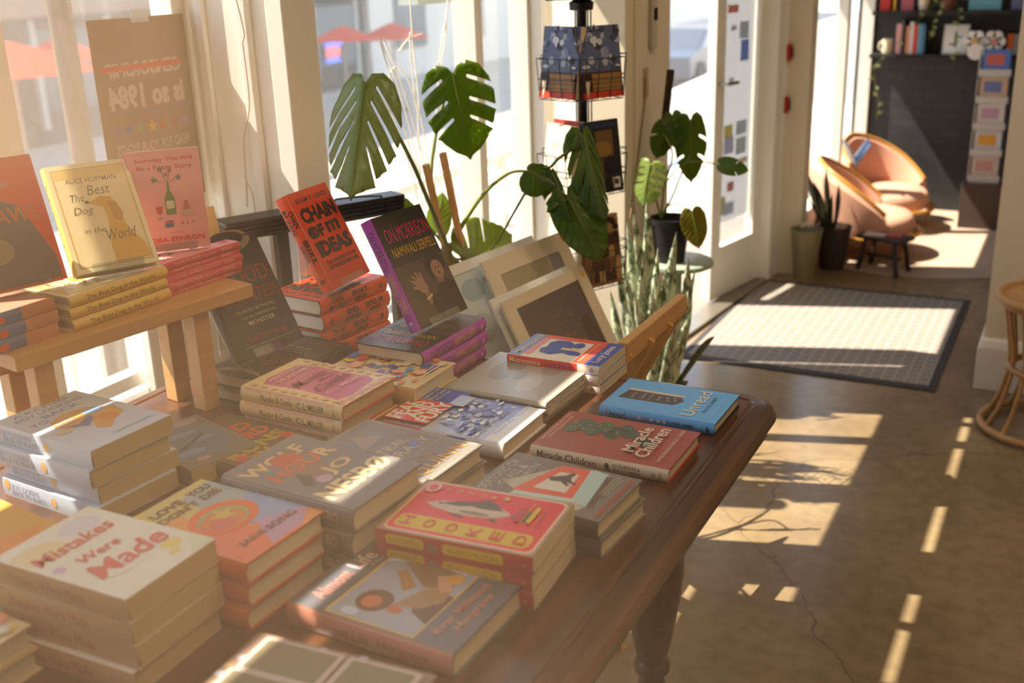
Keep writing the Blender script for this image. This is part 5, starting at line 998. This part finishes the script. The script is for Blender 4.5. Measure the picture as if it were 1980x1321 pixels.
# ------------------------------------------------------------------ lounge corner at the back
M_PINK = mat('pink_velvet', 'd8a48c', .85, spec=.2); M_GOLD = mat('gilded_wood', 'b98232', .4, spec=.5, coat=.2)
def armchair(origin, rz, label, s=1.0):
    """low upholstered chair with carved frame; +x is forward"""
    r = empty('armchair', origin, rz, label, 'armchair', 'pink armchairs'); r.scale = (s, s, s)
    b = MB(); n = 14
    # seat cushion, rounded
    b.lathe([(.0, .16), (.27, .16), (.29, .20), (.285, .25), (.25, .285), (.12, .30), (0, .302)], M_PINK, (.04, 0, 0), 30, False)
    b.build('seat', r)
    # wrap-around back sweeping down into arms
    k = MB(); N_ = 30; sec = []
    for i in range(N_ + 1):
        a = math.radians(75 + 210 * i / N_); t = abs(i / N_ - .5) * 2; top = .62 - .30 * t ** 1.6 - (.0 if t < .6 else .03 * (t - .6)); R = .31 + .015 * math.cos(a * 2)
        c = V(.04 + R * math.cos(a), R * math.sin(a), 0); o_ = V(math.cos(a), math.sin(a), 0)
        sec.append([c - o_ * .035 + V(0, 0, .17), c - o_ * .04 + V(0, 0, top * .55 + .1), c - o_ * .02 + V(0, 0, top - .01), c + o_ * .015 + V(0, 0, top + .008), c + o_ * .04 + o_ * .05 * (1 - t) + V(0, 0, top - .02), c + o_ * .035 + V(0, 0, top * .5), c + o_ * .02 + V(0, 0, .17)])
    vs_ = [p for q in sec for p in q]; fs = []
    for i in range(N_):
        for j in range(7): fs.append((i * 7 + j, i * 7 + (j + 1) % 7, (i + 1) * 7 + (j + 1) % 7, (i + 1) * 7 + j))
    fs += [tuple(range(7)), tuple(range(N_ * 7, N_ * 7 + 7))]
    k.add(vs_, fs, M_PINK, True); k.build('backrest', r)
    g = MB(); g.tube([q[3] + V(0, 0, .008) for q in sec], .013, M_GOLD, 8); g.tube([q[5] * .0 + q[6] + V(0, 0, -.005) for q in sec], .011, M_GOLD, 8); g.tube([(.33 * math.cos(x) + .04, .29 * math.sin(x), .165) for x in [math.radians(-75 + 150 * q / 12) for q in range(13)]], .014, M_GOLD, 8); g.build('carved_frame', r)
    for lx, ly in ((.24, .2), (.24, -.2), (-.18, .19), (-.18, -.19)):
        MB().tube([(lx, ly, .17), (lx * 1.05, ly * 1.05, .12), (lx * 1.0, ly, .06), (lx * 1.08, ly * 1.08, 0)], [.022, .02, .011, .012], M_GOLD, 8).build('leg', r)
    return r
armchair((-.99, 5.85, 0), math.radians(12), 'pink upholstered armchair with a gilded frame, nearer one, seen side on', .80)
armchair((-1.0, 6.50, 0), math.radians(-28), 'pink upholstered armchair with a gilded frame, farther one, against the window', .80)
# open magazine on the far chair
mg = MB(); mc = at(1655, 300, Y=6.30)
for sg, col in ((0, '9fb4c6'), (1, '6d86a8')):
    mg.box((-.005, -.05, -.05), (.005, .05, .09), C(col), Matrix.Translation(mc + V(-.03 + .05 * sg, 0, 0)) @ Matrix.Rotation(math.radians(-28 + 60 * sg), 4, 'Y') @ Matrix.Rotation(.4, 4, 'Z'))
tag(mg.build('magazine'), 'blue covered magazine leaning on the farther pink armchair', 'magazine')
st = empty('stool', (-.82, 5.52, 0), math.radians(-20), 'small dark wooden stool standing in front of the nearer pink armchair', 'stool')
M_DW = mat('dark_stained_wood', '33201a', .5)
zt_ = .185
MB().box((-.12, -.075, zt_ - .018), (.12, .075, zt_), M_DW).build('seat', st, .004)
for lx, ly in ((.085, .05), (.085, -.05), (-.085, .05), (-.085, -.05)): MB().bar((lx * 1.25, ly * 1.3, 0), (lx * .9, ly * .9, zt_ - .018), .02, .02, M_DW).build('leg', st, .002)
MB().box((-.09, -.008, .07), (.09, .008, .085), M_DW).build('stretcher', st); MB().box((-.1, -.05, zt_), (.02, .03, zt_ + .004), C('b9483c')).build('paper', None) if 0 else None
pp = MB().box((-.92, 5.48, zt_ + .001), (-.82, 5.55, zt_ + .005), C('cfc9c2')); tag(pp.build('leaflet'), 'pale leaflet lying on the small dark stool', 'leaflet')
pp = MB().box((-.815, 5.49, zt_ + .001), (-.74, 5.55, zt_ + .005), C('b5443a')); tag(pp.build('leaflet'), 'red leaflet lying on the small dark stool', 'leaflet')
rg = MB(); n = 40; M_RUG = mat('pale_rug', 'c0a890', .95, noise=(6, .5, 'a08a78'), bump=(120, .4))
rg.lathe([(0, .001), (.8, .001), (.8, .008), (0, .009)], M_RUG, (-.72, 6.25, 0), 48, False); tag(rg.build('round_rug'), 'pale round rug under the pink armchairs in the lounge', 'rug')
# planters by the shaded post
po1 = empty('potted_snake_plant', (-1.07, 5.50, 0), label='dark snake plant in a tall brown planter beside the shaded post', cat='plant')
MB().lathe([(0, 0), (.06, 0), (.085, .20), (.088, .22), (.08, .22), (.078, .2), (0, .195)], mat('brown_planter', '3c2c22', .7), caps=False).build('pot', po1)
M_DS = mat('dark_snake_leaf', '2f3020', .5)
for i, (tx, ty) in enumerate(((1552, 315), (1572, 350), (1597, 325), (1622, 355), (1610, 372), (1582, 372), (1560, 372))):
    tp = at(tx, ty, Y=5.5 + .02 * (i % 3)); blade(po1, V(-1.07 + (tp.x + 1.07) * .3, 5.5, .2), tp, .035, M_DS, V(.01 * (i % 2), 0, 0), .3 * i, origin=V(-1.07, 5.5, 0))
po2 = empty('tall_planter', (-1.155, 5.27, 0), label='olive tall tapered planter standing at the foot of the shaded post', cat='planter')
MB().lathe([(0, 0), (.05, 0), (.075, .235), (.078, .25), (.07, .25), (.068, .23), (0, .225)], mat('olive_ceramic', '8a7f5c', .35, noise=(9, .5, '6a6044')), caps=False).build('vessel', po2)
pb = MB(); rb = random.Random(4)
for i in range(9): pb.lathe([(.0, -.008), (.009, 0), (0, .008)], C('cfc6b4'), (rb.uniform(-.03, .03), rb.uniform(-.03, .03), .262 + .006 * (i % 3)), 8, False)
pb.lathe([(0, .226), (.068, .226), (.06, .255), (0, .26)], C('5a4c38'), n=20, caps=False); pb.build('pebbles', po2)

# wall shelves on the dark brick wall
M_SH = mat('black_shelf', '1b1a1c', .5)
YS = 6.82
zs = [at(1700, 105, Y=YS).z, at(1700, 22, Y=YS).z]
for i, z in enumerate(zs):
    tag(MB().box((-1.19, YS, z - .022), (.2, 6.998, z), M_SH).build('wall_shelf', bevel=.002), ('lower', 'upper')[i] + ' black shelf on the dark brick wall of the lounge', 'shelf')
def xs(px, py, Y=None): return at(px, py, Y=Y or YS + .06).x
z = zs[0]
mug = empty('mug', (xs(1716, 90), YS + .06, z), label='cream mug at the left end of the lower black shelf', cat='mug')
MB().lathe([(0, 0), (.026, 0), (.03, .01), (.03, .082), (.027, .082), (.026, .01), (0, .008)], mat('cream_glaze', 'd8c8ac', .35), caps=False).build('body', mug); MB().tube([(-.028, 0, .07), (-.045, 0, .06), (-.05, 0, .042), (-.045, 0, .024), (-.028, 0, .016)], .005, MATS['cream_glaze'], 8).build('handle', mug)
x = xs(1735, 60)
for i, (wd, h, c, lb) in enumerate(((.028, .17, 'cf9a9a', 'tall pink'), (.012, .19, '5c4a4c', 'thin dark'), (.018, .155, 'd08a6a', 'salmon'), (.022, .18, 'dcc8c4', 'white'), (.02, .165, 'c8392c', 'bright red'), (.022, .17, '5f96b0', 'light blue'), (.016, .165, '4a7894', 'deep blue'))):
    bk = empty('book', (x, YS + .03, z), label=f'{lb} spined book upright on the lower black shelf', cat='book', group='books on the lower wall shelf')
    MB().box((0, 0, 0), (wd, .115, .002), C(c)).box((0, 0, 0), (.002, .115, h), C(c)).box((wd - .002, 0, 0), (wd, .115, h), C(c)).box((0, -.001, 0), (wd, .002, h), C(c)).build('cover', bk)
    MB().box((.002, .002, .003), (wd - .002, .112, h - .003), M_PAGE).build('pages', bk); x += wd + .0015 + (.012 if i == 1 else 0)
fr0 = empty('framed_print', (xs(1822, 92), YS + .05, z), math.radians(0), 'white framed botanical print leaning on the lower black shelf', 'picture')
Mx = Matrix.Rotation(math.radians(-14), 4, 'X')
MB().box((0, 0, 0), (.135, .006, .165), C('dad6ce'), Mx).build('frame', fr0); MB().box((.012, -.001, .012), (.123, 0, .153), C('ece8e0'), Mx).box((.06, -.002, .04), (.075, -.001, .12), C('5a5a44'), Mx).box((.075, -.002, .09), (.1, -.001, .1), C('5a5a44'), Mx).box((.035, -.002, .05), (.06, -.001, .06), C('5a5a44'), Mx).build('artwork', fr0)
def flower(px, py, Y, r0, c, cc, label, rnd_=False):
    p = at(px, py, Y=Y); f = MB()
    if rnd_: f.lathe([(0, 0), (r0, 0), (r0, .006), (0, .006)], C(c), n=20, caps=False, M=Matrix.Translation(p) @ Matrix.Rotation(PI / 2, 4, 'X'))
    else:
        for k in range(6):
            a = k * PI / 3; f.lathe([(0, 0), (r0 * .42, 0), (r0 * .42, .006), (0, .006)], C(c), (r0 * .58 * math.cos(a), r0 * .58 * math.sin(a), 0), 14, False, M=Matrix.Translation(p) @ Matrix.Rotation(PI / 2, 4, 'X'))
        f.lathe([(0, .002), (r0 * .3, .002), (r0 * .3, .010), (0, .010)], C(cc), n=14, caps=False, M=Matrix.Translation(p) @ Matrix.Rotation(PI / 2, 4, 'X'))
    return tag(f.build('flower_coaster'), label, 'coaster', 'flower shaped coasters')
flower(1885, 80, YS + .02, .062, 'e6e3dc', 'd2a05a', 'white flower shaped coaster, left of the two upright on the lower shelf')
flower(1922, 80, YS + .02, .062, 'e0d9d4', 'c98a84', 'white flower shaped coaster, right of the two upright on the lower shelf')
p_ = MB().lathe([(0, 0), (.045, 0), (.045, .005), (0, .005)], C('dedad4'), n=22, caps=False, M=Matrix.Translation(at(1887, 100, Y=YS - .002)) @ Matrix.Rotation(PI / 2, 4, 'X')); tag(p_.build('round_tag'), 'round white tag hanging over the edge of the lower shelf', 'tag')
x = xs(1948, 80); tag(MB().box((x, YS + .04, z), (x + .03, YS + .12, z + .11), C('d9641c')).build('box', bevel=.001), 'orange box at the right end of the lower black shelf', 'box')
tag(MB().box((x + .034, YS + .04, z), (x + .1, YS + .1, z + .11), C('8f8d80')).build('box', bevel=.001), 'grey patterned box beside the orange one on the lower shelf', 'box')
z = zs[1]
for px, wd, h, c, nm, lb in ((1702, .075, .14, 'c8261c', 'book', 'red covered book facing out on the upper black shelf'), (1722, .03, .14, 'd9a520', 'book', 'yellow book beside the red one on the upper shelf'), (1742, .07, .12, 'b05a64', 'book', 'rose coloured books end on the upper shelf'), (1873, .17, .11, '6aa2b0', 'book', 'teal cover book lying open to view on the upper shelf'), (1955, .1, .09, '6a6a94', 'book', 'violet and coral book at the right of the upper shelf')):
    x = xs(px, 10); b = empty(nm, (x, YS + .05, z), label=lb, cat='book'); MB().box((0, 0, 0), (wd, .004, h), C(c)).box((0, .02, 0), (wd, .024, h), C(c)).box((0, 0, 0), (.002, .024, h), C(c)).build('cover', b); MB().box((.002, .004, .002), (wd - .002, .02, h - .002), M_PAGE).build('pages', b)
v = empty('vase', (xs(1786, 8), YS + .07, z), label='cream vase on the upper black shelf', cat='vase'); MB().lathe([(0, 0), (.022, 0), (.032, .04), (.028, .09), (.02, .11), (.017, .11), (.02, .09), (0, .02)], MATS['cream_glaze'], caps=False).build('body', v)
tp_ = empty('trailing_plant', (xs(1833, 8), YS + .07, z), label='trailing vine in a brown pot on the upper shelf, hanging over both shelves', cat='plant')
MB().lathe([(0, 0), (.035, 0), (.045, .06), (.04, .06), (0, .05)], mat('brown_pot', '7a4a34', .7), caps=False).build('pot', tp_)
M_IVY = mat('ivy_leaf', '8a9464', .45, trans=(.3, 'a8b070')); rv = random.Random(8); O3 = tp_.location.copy()
for path in ([(1833, 5), (1815, 25), (1803, 50), (1808, 62), (1795, 78)], [(1850, 5), (1855, 30), (1852, 60), (1848, 100), (1845, 122)], [(1820, 5), (1800, 15), (1712, 108), (1690, 130), (1692, 160), (1698, 200), (1695, 230)]):
    pts = [at(a, b, Y=YS - .012) - O3 for a, b in path]; cpts = curve_pts(pts, 6); vb = MB(); vb.tube(cpts, .0016, MATS['petiole_green'], 5)
    for p in cpts[4::3]:
        a = rv.uniform(0, 6.28); r_ = rv.uniform(.012, .022); u = V(math.cos(a), -.3, math.sin(a)).normalized(); w2 = u.cross(V(0, 1, .2)).normalized()
        vb.add([p, p + u * r_ + w2 * r_ * .6, p + u * r_ * 2, p + u * r_ - w2 * r_ * .6], [(0, 1, 2, 3)], M_IVY)
    vb.build('vine', tp_, fix=False)

# greeting card stand at the right of the lounge, on a dark box
cs = at(1905, 355, Y=6.62); cx = -.50; cy = 6.66
tag(MB().box((cx - .09, cy - .1, 0), (cx + .13, cy + .1, cs.z), mat('dark_plinth', '4a3a34', .6)).build('plinth', bevel=.003), 'dark brown plinth under the greeting card stand in the lounge', 'plinth')
sn = empty('card_stand', (cx, cy, cs.z), label='tall white stand full of greeting cards on the dark plinth', cat='card stand')
M_CS = mat('card_stand_white', 'c3beb8', .5); zt2 = at(1935, 95, Y=6.6).z - cs.z
MB().box((-.06, -.055, 0), (.10, .06, .012), M_CS).box((-.005, -.01, 0), (.03, .02, zt2), M_CS).build('frame', sn)
cc = ('4f78c0', 'c0665a', 'c8a890', '6a74a4', 'd0c8c4', 'b898a8', 'c4c6c8', 'd29a3c', 'c2b4ac', 'b88c84')
hh = zt2 / 5
for k in range(5):
    z0 = .012 + k * hh * .985
    MB().box((-.06, -.062, z0), (.10, -.055, z0 + hh * .25), M_CS).box((-.066, -.062, z0), (-.06, .02, z0 + hh * .92), M_CS).build('pocket', sn)
    MB().box((-.05, -.052, z0 + .004), (.09, -.049, z0 + hh * .97), C(cc[(4 - k) * 2])).box((-.03, -.0535, z0 + hh * .4), (.06, -.052, z0 + hh * .8), C(cc[(4 - k) * 2 + 1])).build('card', sn)

# ------------------------------------------------------------------ street beyond the glass
M_BRK = brick('street_brick', '8a6a58', '7a5c4c', '8f8478', .6); M_FAC = mat('facade_grey', '3a3633', .8, noise=(.6, .5, '2b2826'))
bl = empty('building', (-17.5, 14, -1.5), label='dark shop building across the street with a reddish upper band', cat='building')
MB().box((-3, -16, 0), (0, 11, 9), M_FAC).build('wall', bl)
MB().box((0, -2.5, 2.35), (.35, 11, 9), M_BRK).build('upper_band', bl)
for i, y in enumerate((-14, -11, -8, -5.2, -2.4, .4, 3.2, 6, 8.8)):
    w_ = MB().box((-.02, y, .6), (.06, y + 1.7, 2.1), mat('shop_window', '4f5c62', .2)); w_.box((.0, y - .12, .3), (.1, y, 2.3), C('a8a49c')).box((.0, y + 1.7, .3), (.1, y + 1.82, 2.3), C('a8a49c')); w_.build('window', bl)
b2 = empty('building', (-17.5, 27.5, -1.5), label='pale building further along the street, almost lost in glare', cat='building')
MB().box((-3, -2.2, 0), (0, 40, 9), mat('pale_facade', 'd8d0c2', .8)).build('wall', b2)
for y in (-1, 2.5, 6): MB().box((-.02, y, .8), (.05, y + 1.6, 2.4), mat('shop_window')).build('window', b2)
M_UMB = mat('umbrella_red', 'd8442c', .8, trans=(.45, 'e05038'))
def umbrella(px, py, X, r, drop, label):
    p = at(px, py, X=X); o = empty('patio_umbrella', (X, p.y, -1.5), label=label, cat='umbrella', group='red umbrellas across the street'); H = p.z + 1.5
    MB().lathe([(r, H - drop), (r * .72, H - drop * .72), (r * .35, H - drop * .3), (.02, H)], M_UMB, n=8, caps=False).build('canopy', o); MB().lathe([(.025, 0), (.025, H)], C('8a8074'), n=10).build('pole', o); MB().lathe([(0, 0), (.25, 0), (.25, .06), (0, .08)], C('5a5650'), n=16, caps=False).build('base', o)
umbrella(12, 80, -8.5, .75, .27, 'red umbrella across the street, at the left frame edge'); umbrella(108, 72, -13, .7, .3, 'red umbrella across the street, behind the window mullion')
umbrella(354, 64, -12, .8, .3, 'red umbrella across the street, above the taped poster'); umbrella(662, 50, -13, .68, .27, 'red umbrella across the street above the blue neon sign'); umbrella(757, 44, -13.5, .82, .32, 'red umbrella across the street behind the painted reeds')
ne = at(648, 101, X=-17.3); NS = empty('neon_sign', (-17.4, ne.y, ne.z), label='blue and red lit sign hanging under the red umbrella', cat='sign')
MB().box((0, -.34, -.25), (.04, .34, .25), C('6a6c74')).build('panel', NS); MB().box((.04, -.3, .16), (.07, .36, .24), mat('neon_blue', '5a6af0', .5, emit='5060ff', estr=3)).box((.04, -.32, -.24), (.07, .22, -.16), mat('neon_blue')).build('blue_tube', NS)
MB().box((.04, -.3, -.1), (.07, .24, .12), mat('neon_red', 'e06a70', .5, emit='ff5a60', estr=1.6)).build('red_tube', NS)
# white railing of the terrace
M_RAIL = mat('white_railing', 'dedad2', .5)
rl = empty('railing', (-3.15, 2, -.5), label='white railing along the terrace outside the windows', cat='railing')
zr_ = .42 + .5
MB().bar((0, -6, zr_), (0, 9, zr_), .05, .045, M_RAIL).build('top_rail', rl); MB().bar((0, -6, .12), (0, 9, .12), .04, .03, M_RAIL).build('bottom_rail', rl)
for k in range(7): MB().box((-.03, -5 + k * 2.2, 0), (.03, -4.94 + k * 2.2, zr_), M_RAIL).build('post', rl)
for k in range(84): MB().box((-.009, -3 + k * .13, .12), (.009, -2.98 + k * .13, zr_), M_RAIL).build('baluster', rl)
r2 = empty('handrail', (-4.6, 3, -1.5), label='white sloping handrail of the ramp beyond the terrace railing', cat='railing')
MB().bar((0, -4, 1.0), (0, 14, 1.55), .06, .05, M_RAIL).build('top_rail', r2)
for k in range(6): MB().box((-.03, -3.5 + k * 3, 0), (.03, -3.44 + k * 3, 1.03 + k * .09), M_RAIL).build('post', r2)
# hanging sign board under the canopy, seen at the top of the main window
hb = at(830, 2, X=-2.15); tag(MB().box((-2.19, hb.y - .14, hb.z - .008), (-2.11, hb.y + .13, hb.z + .012), mat('grey_sign', 'aab0ac', .6)).build('light_fixture'), 'grey horizontal fixture hanging outside at the top of the main window', 'fixture')
# parked car seen through the doorway
pc_ = at(1325, 70, X=-9); car = empty('parked_car', (-9.2, pc_.y + .6, -1.5), label='dark parked car on the street seen through the open doorway', cat='car')
bd = MB(); M_CAR = mat('car_paint', '2c3644', .3, coat=.5)
prof_ = [(-2.1, .3), (2.1, .3), (2.15, .7), (1.5, .85), (.9, 1.32), (-.9, 1.36), (-1.5, .92), (-2.15, .8)]
bd.prism(prof_, 'x', -.85, .85, M_CAR); bd.build('body', car, .05)
MB().prism([(-1.3, .95), (-.8, 1.3), (.8, 1.27), (1.25, .9)], 'x', -.87, .87, C('8fa0ac', .1)).build('windows', car)
for y in (-1.35, 1.35):
    for x in (-.8, .8): MB().lathe([(0, -.1), (.32, -.1), (.32, .1), (0, .1)], C('1c1c1c', .8), n=20, caps=False, M=Matrix.Translation((x, y, .32)) @ Matrix.Rotation(PI / 2, 4, 'Y')).build('wheel', car)

q = at(128, 100, X=-2.62); cpo = empty('canopy_post', (-2.62, q.y, -.5), label='weathered brown post carrying the canopy outside the dusty window', cat='post')
MB().lathe([(.034, 0), (.034, 3.35)], wood('weathered_post', '5c4c3e', '7c6a58', 4, .8, 'Z'), n=16).build('shaft', cpo); MB().lathe([(.06, 0), (.06, .02), (.034, .03)], mat('canopy_metal'), n=16).build('base_plate', cpo)

# ------------------------------------------------------------------ haze volumes added for the lens veil and the street glare
def haze(name, a, b, dens, label, col=(1.0, .80, .60, 1), g=0.0):
    m = bpy.data.materials.new(name); m.use_nodes = True; N = m.node_tree.nodes; L = m.node_tree.links; N.remove(N['Principled BSDF'])
    v = N.new('ShaderNodeVolumeScatter'); v.inputs['Color'].default_value = col; v.inputs['Density'].default_value = dens; v.inputs['Anisotropy'].default_value = g
    L.new(v.outputs[0], N['Material Output'].inputs['Volume'])
    o = MB().box(a, b, m).build(name); tag(o, label, 'haze', kind='stuff'); return o
HZ = (1.0, .69, .43, 1)
haze('lens_veil_haze', (-1.0, .08, .95), (-.19, .70, 1.35), .21, 'warm haze added as lens veil above the nearest stacks', HZ)
haze('lens_veil_haze', (-1.15, .10, 1.39), (-.42, .60, 1.70), .43, 'warm haze added as lens veil before the riser at the left', HZ)
haze('lens_veil_haze', (-1.93, .9, 1.10), (-1.62, 2.06, 1.62), .10, 'warm haze added as lens veil at the bay window', HZ)
haze('street_glare_haze', (-17.3, -6, -1.45), (-3.7, 40, 4), .006, 'bright haze added as glare over the street outside', (1, .97, .9, 1))  # added volume that whitens the street the way glare does
